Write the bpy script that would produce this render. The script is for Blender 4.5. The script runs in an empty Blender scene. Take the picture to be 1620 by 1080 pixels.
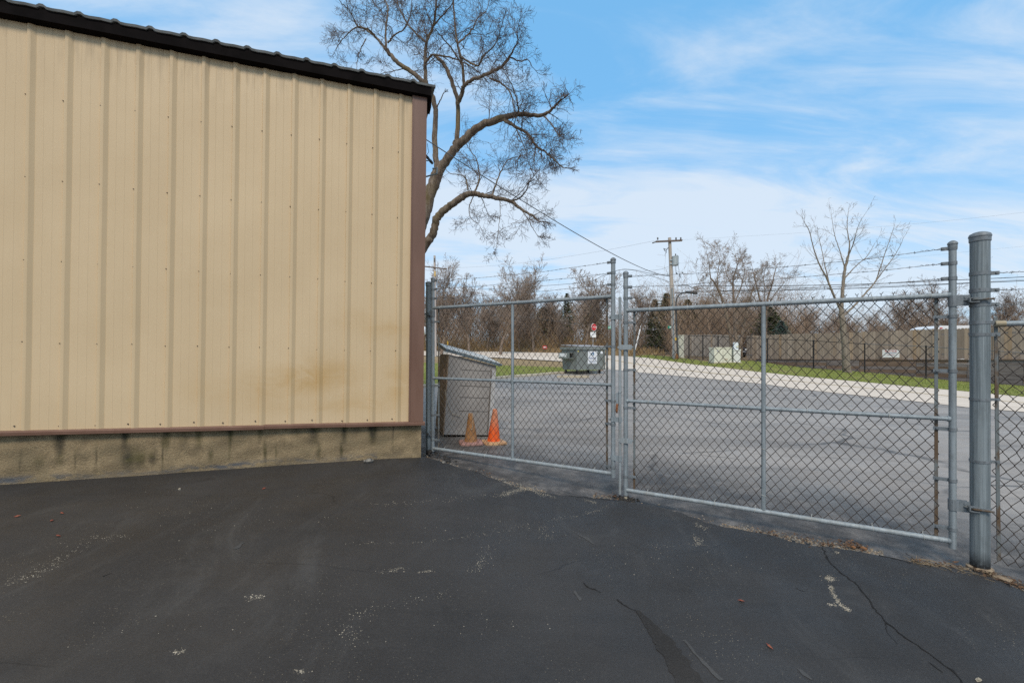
import bpy, bmesh, math, random
import numpy as np
from mathutils import Vector, Matrix
from mathutils.geometry import delaunay_2d_cdt

R = math.radians
scene = bpy.context.scene
COL = scene.collection
random.seed(7)
F, HOR, EYE = 700.0, 557.0, 1.3          # focal length in photo pixels, horizon row, eye height

# ------------------------------------------------------------------ camera, sky, sun, exposure
cd = bpy.data.cameras.new('camera')
cd.sensor_width = 36.0
cd.lens = 36.0 * F / 1620.0
cd.shift_y = (HOR - 540.0) / 1620.0
cd.clip_start, cd.clip_end = 0.05, 3000.0
cam = bpy.data.objects.new('camera', cd)
cam.location = (0, 0, EYE)
cam.rotation_euler = (R(90), 0, 0)
COL.objects.link(cam)
scene.camera = cam

SUN_AZ, SUN_EL = 181.0, 47.0
world = bpy.data.worlds.new("World")
scene.world = world
world.use_nodes = True
wn = world.node_tree
wn.nodes.clear()


def N(nt, typ, **kw):
    n = nt.nodes.new(typ)
    for k, v in kw.items():
        if k in n.inputs:
            n.inputs[k].default_value = v
        else:
            setattr(n, k, v)
    return n


def build_world():
    nt = wn
    L = nt.links.new
    out = N(nt, 'ShaderNodeOutputWorld')
    bg = N(nt, 'ShaderNodeBackground')
    bg.inputs['Strength'].default_value = 0.14
    sky = N(nt, 'ShaderNodeTexSky')
    sky.sky_type = 'NISHITA'
    sky.sun_disc = False
    sky.sun_elevation = R(SUN_EL)
    sky.sun_rotation = R(SUN_AZ)
    sky.air_density = 1.0
    sky.dust_density = 1.2
    sky.ozone_density = 1.6
    tc = N(nt, 'ShaderNodeTexCoord')
    sep = N(nt, 'ShaderNodeSeparateXYZ')
    L(tc.outputs['Generated'], sep.inputs[0])
    za = N(nt, 'ShaderNodeMath', operation='MAXIMUM')
    L(sep.outputs['Z'], za.inputs[0]); za.inputs[1].default_value = 0.0
    zb = N(nt, 'ShaderNodeMath', operation='ADD')
    L(za.outputs[0], zb.inputs[0]); zb.inputs[1].default_value = 0.22
    dx = N(nt, 'ShaderNodeMath', operation='DIVIDE'); L(sep.outputs['X'], dx.inputs[0]); L(zb.outputs[0], dx.inputs[1])
    dy = N(nt, 'ShaderNodeMath', operation='DIVIDE'); L(sep.outputs['Y'], dy.inputs[0]); L(zb.outputs[0], dy.inputs[1])
    cmb = N(nt, 'ShaderNodeCombineXYZ'); L(dx.outputs[0], cmb.inputs[0]); L(dy.outputs[0], cmb.inputs[1])
    mp = N(nt, 'ShaderNodeMapping'); L(cmb.outputs[0], mp.inputs['Vector'])
    mp.inputs['Location'].default_value = (13.8, 10.5, 0.0)
    mp.inputs['Rotation'].default_value = (0, 0, 0)
    mp.inputs['Scale'].default_value = (0.55, 0.95, 1.0)
    n1 = N(nt, 'ShaderNodeTexNoise'); L(mp.outputs[0], n1.inputs['Vector'])
    n1.inputs['Scale'].default_value = 1.0; n1.inputs['Detail'].default_value = 7; n1.inputs['Roughness'].default_value = 0.48
    n1.inputs['Distortion'].default_value = 0.35
    mp2 = N(nt, 'ShaderNodeMapping'); L(cmb.outputs[0], mp2.inputs['Vector'])
    mp2.inputs['Rotation'].default_value = (0, 0, R(-28)); mp2.inputs['Scale'].default_value = (0.8, 2.6, 1.0)
    mp2.inputs['Location'].default_value = (7.35, 17.94, 0)
    n2 = N(nt, 'ShaderNodeTexNoise'); L(mp2.outputs[0], n2.inputs['Vector'])
    n2.inputs['Scale'].default_value = 1.5; n2.inputs['Detail'].default_value = 8; n2.inputs['Roughness'].default_value = 0.62
    n2.inputs['Distortion'].default_value = 0.7
    a = N(nt, 'ShaderNodeMath', operation='MULTIPLY_ADD'); L(n2.outputs['Fac'], a.inputs[0]); a.inputs[1].default_value = 0.40
    b = N(nt, 'ShaderNodeMath', operation='MULTIPLY'); L(n1.outputs['Fac'], b.inputs[0]); b.inputs[1].default_value = 0.60
    L(b.outputs[0], a.inputs[2])
    mr = N(nt, 'ShaderNodeMapRange', interpolation_type='SMOOTHSTEP'); L(a.outputs[0], mr.inputs['Value'])
    mr.inputs['From Min'].default_value = 0.385; mr.inputs['From Max'].default_value = 0.60
    mr.inputs['To Min'].default_value = 0.06; mr.inputs['To Max'].default_value = 0.82
    # more veil low down
    low = N(nt, 'ShaderNodeMapRange', interpolation_type='SMOOTHSTEP'); L(za.outputs[0], low.inputs['Value'])
    low.inputs['From Min'].default_value = 0.0; low.inputs['From Max'].default_value = 0.48
    low.inputs['To Min'].default_value = 0.40; low.inputs['To Max'].default_value = 0.0
    mx = N(nt, 'ShaderNodeMath', operation='MAXIMUM')
    add = N(nt, 'ShaderNodeMath', operation='MULTIPLY_ADD'); L(low.outputs[0], add.inputs[0]); add.inputs[1].default_value = 0.9
    L(mr.outputs[0], add.inputs[2])
    cl = N(nt, 'ShaderNodeClamp'); L(add.outputs[0], cl.inputs['Value']); cl.inputs['Max'].default_value = 0.84
    sc = N(nt, 'ShaderNodeMixRGB', blend_type='MULTIPLY'); sc.inputs[0].default_value = 1.0
    L(sky.outputs[0], sc.inputs[1]); sc.inputs[2].default_value = (1.16, 1.60, 1.66, 1)
    mix = N(nt, 'ShaderNodeMixRGB'); L(cl.outputs[0], mix.inputs[0])
    az = N(nt, 'ShaderNodeMixRGB'); az.inputs[0].default_value = 0.72
    L(sc.outputs[0], az.inputs[1]); az.inputs[2].default_value = (1.15, 3.75, 6.8, 1)
    L(az.outputs[0], mix.inputs[1])
    mix.inputs[2].default_value = (5.55, 6.1, 6.75, 1)
    L(mix.outputs[0], bg.inputs['Color']); L(bg.outputs[0], out.inputs['Surface'])


build_world()
sd = bpy.data.lights.new('sun', 'SUN')
sd.energy = 2.5
sd.angle = R(16)
sd.color = (1.0, 0.885, 0.74)
sun = bpy.data.objects.new('sun', sd)
_d = Vector((math.sin(R(SUN_AZ)) * math.cos(R(SUN_EL)), math.cos(R(SUN_AZ)) * math.cos(R(SUN_EL)), math.sin(R(SUN_EL))))
sun.rotation_euler = _d.to_track_quat('Z', 'Y').to_euler()
sun.location = _d * 60
COL.objects.link(sun)
scene.view_settings.view_transform = 'Standard'
scene.view_settings.look = 'None'
scene.view_settings.gamma = 1.0
scene.view_settings.exposure = 0.0
scene.cycles.use_denoising = False
scene.cycles.max_bounces = 6
scene.cycles.transparent_max_bounces = 8


# ------------------------------------------------------------------ materials
class MT:
    def __init__(self, name, rough=0.7, metal=0.0, spec=0.3):
        self.m = bpy.data.materials.new(name)
        self.m.use_nodes = True
        self.nt = self.m.node_tree
        self.b = self.nt.nodes['Principled BSDF']
        self.b.inputs['Roughness'].default_value = rough
        self.b.inputs['Metallic'].default_value = metal
        self.b.inputs['Specular IOR Level'].default_value = spec
        self.L = self.nt.links.new
        self._c = None

    def coord(self, kind='Object', scale=(1, 1, 1), loc=(0, 0, 0), rot=(0, 0, 0)):
        tc = N(self.nt, 'ShaderNodeTexCoord')
        mp = N(self.nt, 'ShaderNodeMapping')
        mp.inputs['Scale'].default_value = scale
        mp.inputs['Location'].default_value = loc
        mp.inputs['Rotation'].default_value = rot
        self.L(tc.outputs[kind], mp.inputs['Vector'])
        return mp.outputs[0]

    def noise(self, scale, detail=5, rough=0.55, vec=None, dist=0.0):
        n = N(self.nt, 'ShaderNodeTexNoise')
        n.inputs['Scale'].default_value = scale
        n.inputs['Detail'].default_value = detail
        n.inputs['Roughness'].default_value = rough
        n.inputs['Distortion'].default_value = dist
        self.L(vec if vec is not None else self.coord(), n.inputs['Vector'])
        return n.outputs['Fac']

    def voro(self, scale, vec=None, out='Distance', feature='F1'):
        n = N(self.nt, 'ShaderNodeTexVoronoi', feature=feature)
        n.inputs['Scale'].default_value = scale
        self.L(vec if vec is not None else self.coord(), n.inputs['Vector'])
        return n.outputs[out]

    def rng(self, fac, a, b, c=0.0, d=1.0):
        n = N(self.nt, 'ShaderNodeMapRange', interpolation_type='SMOOTHSTEP')
        self.L(fac, n.inputs['Value'])
        for k, v in (('From Min', a), ('From Max', b), ('To Min', c), ('To Max', d)):
            n.inputs[k].default_value = v
        return n.outputs[0]

    def mul(self, a, b):
        n = N(self.nt, 'ShaderNodeMath', operation='MULTIPLY')
        self.L(a, n.inputs[0])
        if isinstance(b, (int, float)):
            n.inputs[1].default_value = b
        else:
            self.L(b, n.inputs[1])
        return n.outputs[0]

    def mix(self, fac, a, b, mode='MIX'):
        n = N(self.nt, 'ShaderNodeMixRGB', blend_type=mode)
        for k, v in ((0, fac), (1, a), (2, b)):
            if isinstance(v, (int, float)):
                n.inputs[k].default_value = v
            elif isinstance(v, tuple):
                n.inputs[k].default_value = v if len(v) == 4 else (*v, 1)
            else:
                self.L(v, n.inputs[k])
        return n.outputs[0]

    def attr(self, name):
        n = N(self.nt, 'ShaderNodeAttribute')
        n.attribute_name = name
        return n.outputs['Fac']

    def warp(self, vec, scale, amt):
        n = N(self.nt, 'ShaderNodeTexNoise')
        n.inputs['Scale'].default_value = scale
        n.inputs['Detail'].default_value = 5
        self.L(vec, n.inputs['Vector'])
        a = N(self.nt, 'ShaderNodeVectorMath', operation='MULTIPLY_ADD')
        self.L(n.outputs['Color'], a.inputs[0])
        a.inputs[1].default_value = (amt, amt, amt)
        self.L(vec, a.inputs[2])
        return a.outputs[0]

    def objrand(self):
        return N(self.nt, 'ShaderNodeObjectInfo').outputs['Random']

    def color(self, c):
        if isinstance(c, tuple):
            self.b.inputs['Base Color'].default_value = (*c, 1) if len(c) == 3 else c
        else:
            self.L(c, self.b.inputs['Base Color'])
        return self

    def roughness(self, s):
        self.L(s, self.b.inputs['Roughness'])
        return self

    def bump(self, h, strength=0.3, dist=0.01):
        n = N(self.nt, 'ShaderNodeBump')
        n.inputs['Strength'].default_value = strength
        n.inputs['Distance'].default_value = dist
        self.L(h, n.inputs['Height'])
        self.L(n.outputs[0], self.b.inputs['Normal'])
        return self


M = {}


def two(name, c1, c2, scale=4, lo=0.35, hi=0.65, rough=0.7, metal=0.0, spec=0.3, stretch=(1, 1, 1), bump=0.0, bscale=None, detail=5):
    t = MT(name, rough, metal, spec)
    v = t.coord(scale=stretch)
    f = t.rng(t.noise(scale, detail, 0.6, v), lo, hi)
    t.color(t.mix(f, c1, c2))
    if bump:
        t.bump(t.noise(bscale or scale * 4, 4, 0.6, v), bump, 0.01)
    M[name] = t.m
    return t


def galv(name, c1, c2, c3, rough=0.48):
    t = MT(name, rough, 0.22, 0.4)
    v = t.coord(scale=(1, 1, 0.07))
    f = t.rng(t.noise(55, 5, 0.6, v), 0.38, 0.64)
    g = t.rng(t.noise(9, 6, 0.7), 0.42, 0.70)
    s = t.rng(t.voro(70), 0.1, 0.5)
    c = t.mix(f, c1, c2)
    c = t.mix(t.mul(g, 0.55), c, c3)
    c = t.mix(t.mul(s, 0.16), c, (0.42, 0.45, 0.47))
    ru = t.rng(t.noise(5.5, 7, 0.75), 0.62, 0.74)
    c = t.mix(t.mul(ru, 0.6), c, (0.16, 0.115, 0.07))
    t.color(c)
    t.roughness(t.rng(t.noise(30, 4), 0.3, 0.7, 0.50, 0.70))
    t.bump(t.noise(180, 3), 0.10, 0.002)
    M[name] = t.m


galv('galvanised', (0.175, 0.205, 0.22), (0.26, 0.295, 0.315), (0.13, 0.145, 0.15))
galv('galvanised_dark', (0.11, 0.125, 0.135), (0.165, 0.185, 0.20), (0.08, 0.085, 0.09))
galv('galvanised_pale', (0.22, 0.25, 0.265), (0.31, 0.345, 0.36), (0.19, 0.18, 0.155))
galv('galvanised_wire', (0.42, 0.42, 0.38), (0.52, 0.52, 0.48), (0.35, 0.30, 0.24))


def rusty_bar():
    t = MT('rusty_bar', 0.7, 0.2, 0.3)
    f = t.rng(t.noise(7, 6, 0.7, t.coord(scale=(1, 1, 0.5))), 0.42, 0.58)
    t.color(t.mix(f, (0.16, 0.18, 0.185), (0.115, 0.078, 0.05)))
    M['rusty_bar'] = t.m


rusty_bar()
two('mesh_wire', (0.040, 0.030, 0.026), (0.085, 0.072, 0.064), 6, rough=0.75, metal=0.1, spec=0.2)
two('barbed', (0.12, 0.115, 0.11), (0.20, 0.20, 0.20), 20, rough=0.6, metal=0.4)
two('rust', (0.16, 0.06, 0.03), (0.28, 0.12, 0.05), 60, rough=0.9)
two('black_soil', (0.018, 0.016, 0.016), (0.05, 0.045, 0.04), 60, rough=0.95)


def siding_mat():
    t = MT('siding', 0.45, 0.0, 0.25)
    uv = t.coord('UV')
    base = t.mix(t.rng(t.noise(1.2, 4, 0.6, uv), 0.3, 0.7), (0.555, 0.412, 0.248), (0.595, 0.447, 0.275))
    st = t.coord('UV', scale=(1, 0.03, 1))
    streak = t.rng(t.noise(45, 5, 0.65, st), 0.45, 0.75)
    c = t.mix(t.mul(streak, 0.06), base, (0.47, 0.35, 0.20))
    c = t.mix(t.mul(t.attr('rib_shade'), 0.30), c, (0.45, 0.33, 0.185))  # shade on the right flank of each rib, painted into the colour
    # brown wash stains on the lower right half
    sv = t.coord('UV', scale=(1.0, 1.35, 1), rot=(0, 0, R(-14)))
    s1 = t.rng(t.noise(3.0, 6, 0.66, sv, 0.7), 0.32, 0.62, 0.25, 1.0)
    c = t.mix(t.mul(t.mul(s1, t.attr('stain')), 0.85), c, (0.47, 0.30, 0.125))
    # dirt specks
    sp = t.rng(t.voro(60, t.coord('UV')), 0.02, 0.10, 1.0, 0.0)
    pick = t.rng(t.noise(18, 2, 0.5, t.coord('UV')), 0.58, 0.66)
    c = t.mix(t.mul(t.mul(sp, pick), 0.4), c, (0.30, 0.20, 0.11))
    # dark runs hanging from the top edge, stronger upwards
    gr = t.rng(t.noise(22, 4, 0.6, t.coord('UV', scale=(1, 0.10, 1))), 0.42, 0.66)
    c = t.mix(t.mul(t.mul(gr, t.attr('top_runs')), 0.55), c, (0.22, 0.165, 0.105))
    t.color(c)
    t.bump(t.noise(4, 3, 0.5, t.coord('UV', scale=(1, 0.4, 1))), 0.08, 0.02)
    M['siding'] = t.m


siding_mat()
two('brown_trim', (0.145, 0.075, 0.050), (0.175, 0.095, 0.066), 5, rough=0.42, spec=0.4, stretch=(1, 1, 0.2), bump=0.05)
two('dark_fascia', (0.004, 0.003, 0.003), (0.008, 0.006, 0.006), 5, rough=0.7, spec=0.04)
two('roof_metal', (0.14, 0.145, 0.14), (0.21, 0.215, 0.21), 9, rough=0.5, metal=0.2)
two('screw_metal', (0.10, 0.07, 0.05), (0.18, 0.15, 0.12), 90, rough=0.6, metal=0.3)


def concrete_mat():
    t = MT('foundation_concrete', 0.9, 0, 0.2)
    uv = t.coord('UV')
    c = t.mix(t.rng(t.noise(6, 8, 0.7, uv), 0.35, 0.65), (0.235, 0.175, 0.10), (0.44, 0.325, 0.185))
    c = t.mix(t.mul(t.rng(t.noise(3, 5, 0.6, uv), 0.5, 0.66), 0.6), c, (0.13, 0.11, 0.065))
    ag = t.rng(t.voro(110, uv), 0.15, 0.5)
    c = t.mix(t.mul(ag, 0.5), c, (0.16, 0.12, 0.075))
    c = t.mix(t.mul(t.attr('stain'), t.rng(t.noise(22, 7, 0.75, uv), 0.32, 0.50, 0.6, 1.0)), c, t.mix(t.rng(t.noise(9, 4, 0.5, uv), 0.4, 0.6), (0.032, 0.030, 0.022), (0.062, 0.056, 0.020)))
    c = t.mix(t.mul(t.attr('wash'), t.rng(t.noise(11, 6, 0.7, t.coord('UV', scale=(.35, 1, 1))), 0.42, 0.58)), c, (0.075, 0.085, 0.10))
    t.color(c)
    t.bump(t.noise(60, 6, 0.7, uv), 1.0, 0.012)
    M['foundation_concrete'] = t.m


concrete_mat()


def asphalt(name, c1, c2, speck, speckamt, streak=0.0, bump=0.35, rough=(0.62, 0.85), spec=0.3, seal_skyfade=False, worn=False):
    t = MT(name, 0.8, 0, spec)
    v = t.coord()
    c = t.mix(t.rng(t.noise(0.55, 5, 0.6, v, 0.4), 0.32, 0.68), c1, c2)
    c = t.mix(t.mul(t.rng(t.noise(95, 3, 0.7, v), 0.45, 0.75), 0.45), c, tuple(x * 1.45 for x in c2))
    c = t.mix(t.mul(t.rng(t.noise(120, 3, 0.7, v), 0.25, 0.45, 1, 0), 0.5), c, tuple(x * 0.5 for x in c1))
    if streak:
        sv = t.coord(scale=(0.35, 2.2, 1), rot=(0, 0, R(24)))
        c = t.mix(t.mul(t.rng(t.noise(1.5, 8, 0.7, sv, 0.5), 0.48, 0.72), streak), c, tuple(x * 0.45 for x in c1))
        c = t.mix(t.mul(t.rng(t.noise(2.3, 6, 0.7, sv, 0.3), 0.52, 0.76), streak * 0.7), c, tuple(x * 1.5 for x in c2))
    # pale aggregate dots where the seal has worn
    d = t.rng(t.voro(55, v), 0.06, 0.16, 1, 0)
    w = t.rng(t.noise(1.6, 4, 0.6, v), 0.46, 0.68)
    c = t.mix(t.mul(t.mul(d, w), speckamt), c, speck)
    if worn:
        pv = t.coord(scale=(1.0, 0.45, 1), rot=(0, 0, R(-32)))
        c = t.mix(t.mul(t.rng(t.noise(1.9, 7, 0.72, pv, 0.8), 0.50, 0.74), 0.55), c, (0.070, 0.066, 0.062))
        c = t.mix(t.mul(t.rng(t.noise(4.5, 6, 0.7, v, 0.3), 0.56, 0.72), 0.5), c, (0.018, 0.016, 0.015))
        d2 = t.rng(t.voro(130, v), 0.05, 0.20, 1, 0)
        c = t.mix(t.mul(t.mul(d2, t.rng(t.noise(3.1, 4, 0.6, v), 0.40, 0.66)), 0.5), c, (0.20, 0.17, 0.125))
        tv = t.coord(scale=(0.55, 1.6, 1), rot=(0, 0, R(35)))
        hl = t.rng(t.voro(0.8, t.warp(tv, 1.4, 0.45), 'Distance', 'DISTANCE_TO_EDGE'), 0.0, 0.006, 1, 0)
        c = t.mix(t.mul(t.mul(hl, t.rng(t.noise(1.1, 3, 0.6, v), 0.50, 0.60)), 0.7), c, (0.010, 0.009, 0.009))
    if seal_skyfade:
        # sealer overlap and painted sky-reflection falloff, cracks and tar trails on the worn lot
        sf = t.rng(t.attr('seal_skyfade'), 0.0, 0.95)
        sn = t.mul(sf, t.rng(t.noise(5, 6, 0.7, v), 0.25, 0.62, 0.5, 1.0))
        c = t.mix(sn, c, t.mix(t.rng(t.noise(60, 4, 0.7, v), 0.4, 0.65), (0.040, 0.035, 0.032), (0.070, 0.062, 0.056)))
        wv = t.coord(scale=(0.30, 0.55, 1), rot=(0, 0, R(12)))
        ck = t.rng(t.voro(0.9, t.warp(wv, 0.9, 0.5), 'Distance', 'DISTANCE_TO_EDGE'), 0.0, 0.016, 1, 0)
        ck = t.mul(ck, t.rng(t.noise(0.7, 4, 0.6, v), 0.42, 0.62))
        c = t.mix(t.mul(ck, 0.75), c, (0.03, 0.029, 0.028))
        tb = t.rng(t.noise(0.28, 3, 0.5, t.coord(scale=(0.5, 2.0, 1), rot=(0, 0, R(-20)))), 0.56, 0.64)
        c = t.mix(t.mul(tb, 0.45), c, tuple(x * 0.55 for x in c1))
    t.color(c)
    t.roughness(t.rng(t.noise(3, 5), 0.3, 0.7, *rough))
    t.bump(t.noise(150, 4, 0.75, v), bump, 0.006)
    M[name] = t.m


asphalt('sealed_asphalt', (0.022, 0.0196, 0.0183), (0.042, 0.038, 0.0355), (0.32, 0.27, 0.19), 0.8, 0.22, 0.6, (0.50, 0.70), 0.42, worn=True)
asphalt('old_asphalt', (0.245, 0.215, 0.190), (0.325, 0.288, 0.255), (0.30, 0.28, 0.25), 0.35, 0.5, 0.6, (0.55, 0.75), 0.45, seal_skyfade=True)
asphalt('tar_patch', (0.020, 0.0185, 0.0175), (0.048, 0.044, 0.041), (0.08, 0.075, 0.07), 0.6, 0, 0.9, (0.75, 0.95), 0.2)
asphalt('pale_scuff', (0.050, 0.048, 0.046), (0.072, 0.069, 0.066), (0.2, 0.19, 0.17), 0.4, 0.3, 0.3)
two('crack_black', (0.008, 0.008, 0.008), (0.016, 0.014, 0.013), 30, rough=0.95)
two('road_concrete', (0.58, 0.49, 0.40), (0.66, 0.56, 0.465), 1.2, rough=0.9, bump=0.2, bscale=40, detail=8)
two('yellow_paint', (0.52, 0.40, 0.22), (0.60, 0.46, 0.25), 8, rough=0.85)
two('kerb_concrete', (0.40, 0.35, 0.26), (0.50, 0.43, 0.33), 5, rough=0.9, bump=0.3)
two('stone_grey', (0.10, 0.09, 0.08), (0.24, 0.22, 0.19), 40, rough=0.9, bump=0.5, bscale=60)
two('stone_pale', (0.24, 0.205, 0.15), (0.46, 0.40, 0.31), 40, rough=0.9)
two('stone_tan', (0.17, 0.125, 0.085), (0.31, 0.235, 0.16), 30, rough=0.9, bump=0.4)
two('leaf_brown', (0.055, 0.032, 0.020), (0.15, 0.085, 0.048), 40, rough=0.85)
two('leaf_red', (0.17, 0.04, 0.025), (0.25, 0.08, 0.045), 40, rough=0.8)


def grass_ground(name, c1, c2, c3):
    t = MT(name, 0.95, 0, 0.15)
    v = t.coord()
    c = t.mix(t.rng(t.noise(1.4, 6, 0.65, v), 0.35, 0.65), c1, c2)
    c = t.mix(t.mul(t.rng(t.noise(0.5, 6, 0.7, v, 0.6), 0.52, 0.66), 0.75), c, c3)
    c = t.mix(t.mul(t.rng(t.noise(30, 3, 0.7, v), 0.4, 0.7), 0.4), c, tuple(x * 0.62 for x in c1))
    t.color(c)
    t.bump(t.noise(40, 4, 0.7, v), 0.8, 0.05)
    M[name] = t.m


grass_ground('lawn_ground', (0.19, 0.215, 0.042), (0.245, 0.26, 0.07), (0.33, 0.26, 0.12))
grass_ground('soil', (0.17, 0.115, 0.068), (0.245, 0.175, 0.105), (0.12, 0.08, 0.05))
grass_ground('dry_field', (0.30, 0.215, 0.115), (0.36, 0.265, 0.15), (0.21, 0.145, 0.08))


def blade_mat(name, c1, c2):
    t = MT(name, 0.8, 0, 0.2)
    t.color(t.mix(t.rng(t.noise(1.3, 5, 0.7), 0.35, 0.65), c1, c2))
    M[name] = t.m


blade_mat('grass_blade', (0.18, 0.225, 0.045), (0.30, 0.31, 0.11))
blade_mat('dry_blade', (0.33, 0.235, 0.125), (0.22, 0.145, 0.075))
blade_mat('brush_stem', (0.22, 0.15, 0.10), (0.34, 0.245, 0.175))


def bark(name, c1, c2, c3):
    t = MT(name, 0.95, 0, 0.15)
    v = t.coord(scale=(1, 1, 0.22))
    c = t.mix(t.rng(t.noise(16, 7, 0.7, v), 0.36, 0.64), c1, c2)
    c = t.mix(t.mul(t.rng(t.noise(1.6, 5, 0.6), 0.50, 0.68), 0.55), c, c3)
    t.color(c)
    t.bump(t.noise(22, 6, 0.75, v), 0.9, 0.03)
    M[name] = t.m


bark('bark_big', (0.10, 0.072, 0.052), (0.215, 0.17, 0.13), (0.155, 0.115, 0.045))
bark('bark_pale', (0.17, 0.138, 0.11), (0.28, 0.235, 0.19), (0.22, 0.19, 0.14))
bark('bark_far', (0.15, 0.11, 0.082), (0.25, 0.19, 0.15), (0.19, 0.15, 0.10))
two('twig_big', (0.080, 0.055, 0.043), (0.145, 0.105, 0.082), 3, rough=0.9)
two('twig_far', (0.21, 0.16, 0.125), (0.31, 0.24, 0.195), 1, rough=0.9)
two('twig_pale', (0.19, 0.155, 0.13), (0.28, 0.235, 0.20), 2, rough=0.9)
two('conifer_green', (0.050, 0.062, 0.026), (0.105, 0.115, 0.052), 2, rough=0.85)
two('spruce_blue', (0.055, 0.085, 0.07), (0.13, 0.18, 0.155), 5, rough=0.85)


def board_wood(name, ca, cb, cc):
    t = MT(name, 0.9, 0, 0.15)
    v = t.coord('UV')
    cell = t.voro(1.0, t.coord('UV', scale=(7.2, 0.0, 0)), 'Color')
    sepc = N(t.nt, 'ShaderNodeSeparateColor'); t.L(cell, sepc.inputs[0])
    c = t.mix(sepc.outputs[0], ca, cb)
    c = t.mix(t.mul(t.rng(sepc.outputs[1], 0.75, 0.95), 0.6), c, cc)
    g = t.rng(t.noise(20, 5, 0.7, t.coord('UV', scale=(1, 0.06, 1))), 0.4, 0.7)
    c = t.mix(t.mul(g, 0.35), c, tuple(x * 0.55 for x in ca))
    t.color(c)
    M[name] = t.m


board_wood('fence_boards', (0.225, 0.18, 0.145), (0.37, 0.30, 0.24), (0.35, 0.235, 0.135))
board_wood('fence_boards_grey', (0.25, 0.215, 0.185), (0.35, 0.305, 0.26), (0.31, 0.22, 0.14))
two('timber_dark', (0.12, 0.105, 0.10), (0.20, 0.175, 0.165), 2.5, rough=0.9, bump=0.4, stretch=(0.4, 0.4, 3))
two('timber_soak', (0.12, 0.08, 0.055), (0.19, 0.135, 0.10), 2.5, rough=0.9, stretch=(0.4, 0.4, 3))
two('pole_wood', (0.33, 0.285, 0.245), (0.45, 0.395, 0.345), 5, rough=0.9, stretch=(1, 1, 0.1))
two('pole_wood_pale', (0.42, 0.36, 0.33), (0.52, 0.46, 0.42), 5, rough=0.9, stretch=(1, 1, 0.1))
two('arm_wood', (0.10, 0.075, 0.06), (0.17, 0.13, 0.11), 8, rough=0.9)
two('black_paint', (0.012, 0.012, 0.013), (0.022, 0.021, 0.022), 4, rough=0.5)
two('cable_black', (0.03, 0.03, 0.032), (0.055, 0.055, 0.058), 4, rough=0.6)
two('cable_grey', (0.10, 0.10, 0.105), (0.16, 0.16, 0.165), 9, rough=0.55)
two('lamp_grey', (0.055, 0.057, 0.06), (0.085, 0.088, 0.092), 6, rough=0.5)
two('transformer_grey', (0.30, 0.34, 0.36), (0.37, 0.41, 0.43), 3, rough=0.5)
two('cabinet_cream', (0.58, 0.565, 0.46), (0.64, 0.62, 0.51), 3, rough=0.55)
two('cabinet_white', (0.60, 0.60, 0.56), (0.67, 0.66, 0.62), 3, rough=0.55)
two('meter_white', (0.60, 0.63, 0.66), (0.68, 0.71, 0.74), 3, rough=0.4)
two('bin_grey', (0.265, 0.245, 0.228), (0.325, 0.302, 0.282), 3, rough=0.7, bump=0.1)
two('bin_groove', (0.09, 0.08, 0.072), (0.12, 0.108, 0.10), 3, rough=0.9)
two('bin_brown', (0.25, 0.18, 0.13), (0.34, 0.25, 0.18), 3, rough=0.8, bump=0.2)
two('bin_lid_top', (0.44, 0.45, 0.44), (0.56, 0.57, 0.56), 4, rough=0.7)
two('cabinet_grey', (0.34, 0.33, 0.32), (0.42, 0.41, 0.40), 4, rough=0.7)
two('bin_lid_edge', (0.085, 0.115, 0.135), (0.12, 0.155, 0.175), 6, rough=0.6)
two('cone_brown', (0.27, 0.125, 0.045), (0.36, 0.18, 0.075), 9, rough=0.75)
two('cone_brown_base', (0.33, 0.17, 0.14), (0.43, 0.24, 0.20), 9, rough=0.8)


def cone_orange():
    t = MT('cone_orange', 0.6, 0, 0.3)
    tc = N(t.nt, 'ShaderNodeTexCoord')
    f = t.rng(t.noise(22, 5, 0.7), 0.35, 0.65)
    a = t.mix(f, (0.74, 0.075, 0.008), (0.84, 0.14, 0.025))
    c = t.mix(t.attr('fade'), a, t.mix(f, (0.56, 0.20, 0.10), (0.62, 0.26, 0.15)))
    t.color(c)
    M['cone_orange'] = t.m


cone_orange()
two('cone_orange_base', (0.42, 0.22, 0.11), (0.60, 0.36, 0.19), 14, rough=0.8)
two('cord_tan', (0.36, 0.30, 0.21), (0.46, 0.40, 0.30), 30, rough=0.9)
two('straw', (0.14, 0.10, 0.06), (0.26, 0.20, 0.13), 30, rough=0.9)
two('dumpster_green', (0.165, 0.18, 0.168), (0.215, 0.232, 0.218), 2.5, rough=0.5, bump=0.1)
two('dumpster_lid', (0.30, 0.30, 0.32), (0.42, 0.42, 0.44), 12, rough=0.6)
two('rubber_black', (0.015, 0.015, 0.015), (0.03, 0.03, 0.03), 10, rough=0.8)
two('sticker_white', (0.72, 0.73, 0.74), (0.78, 0.79, 0.80), 3, rough=0.5)
two('sticker_orange', (0.62, 0.26, 0.06), (0.68, 0.32, 0.08), 3, rough=0.5)
two('sticker_yellow', (0.62, 0.50, 0.06), (0.70, 0.56, 0.08), 3, rough=0.5)
two('ink_blue', (0.02, 0.05, 0.20), (0.03, 0.07, 0.26), 3, rough=0.5)
two('ink_teal', (0.02, 0.16, 0.22), (0.04, 0.20, 0.27), 3, rough=0.5)
two('ink_grey', (0.35, 0.37, 0.44), (0.42, 0.44, 0.5), 3, rough=0.5)
two('sign_red', (0.50, 0.015, 0.02), (0.56, 0.025, 0.03), 3, rough=0.45)
two('sign_white', (0.68, 0.68, 0.67), (0.76, 0.76, 0.75), 3, rough=0.5)
two('sign_green', (0.02, 0.27, 0.17), (0.03, 0.32, 0.20), 3, rough=0.45)
two('sign_post', (0.40, 0.41, 0.42), (0.5, 0.51, 0.52), 3, rough=0.5, metal=0.3)
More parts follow.
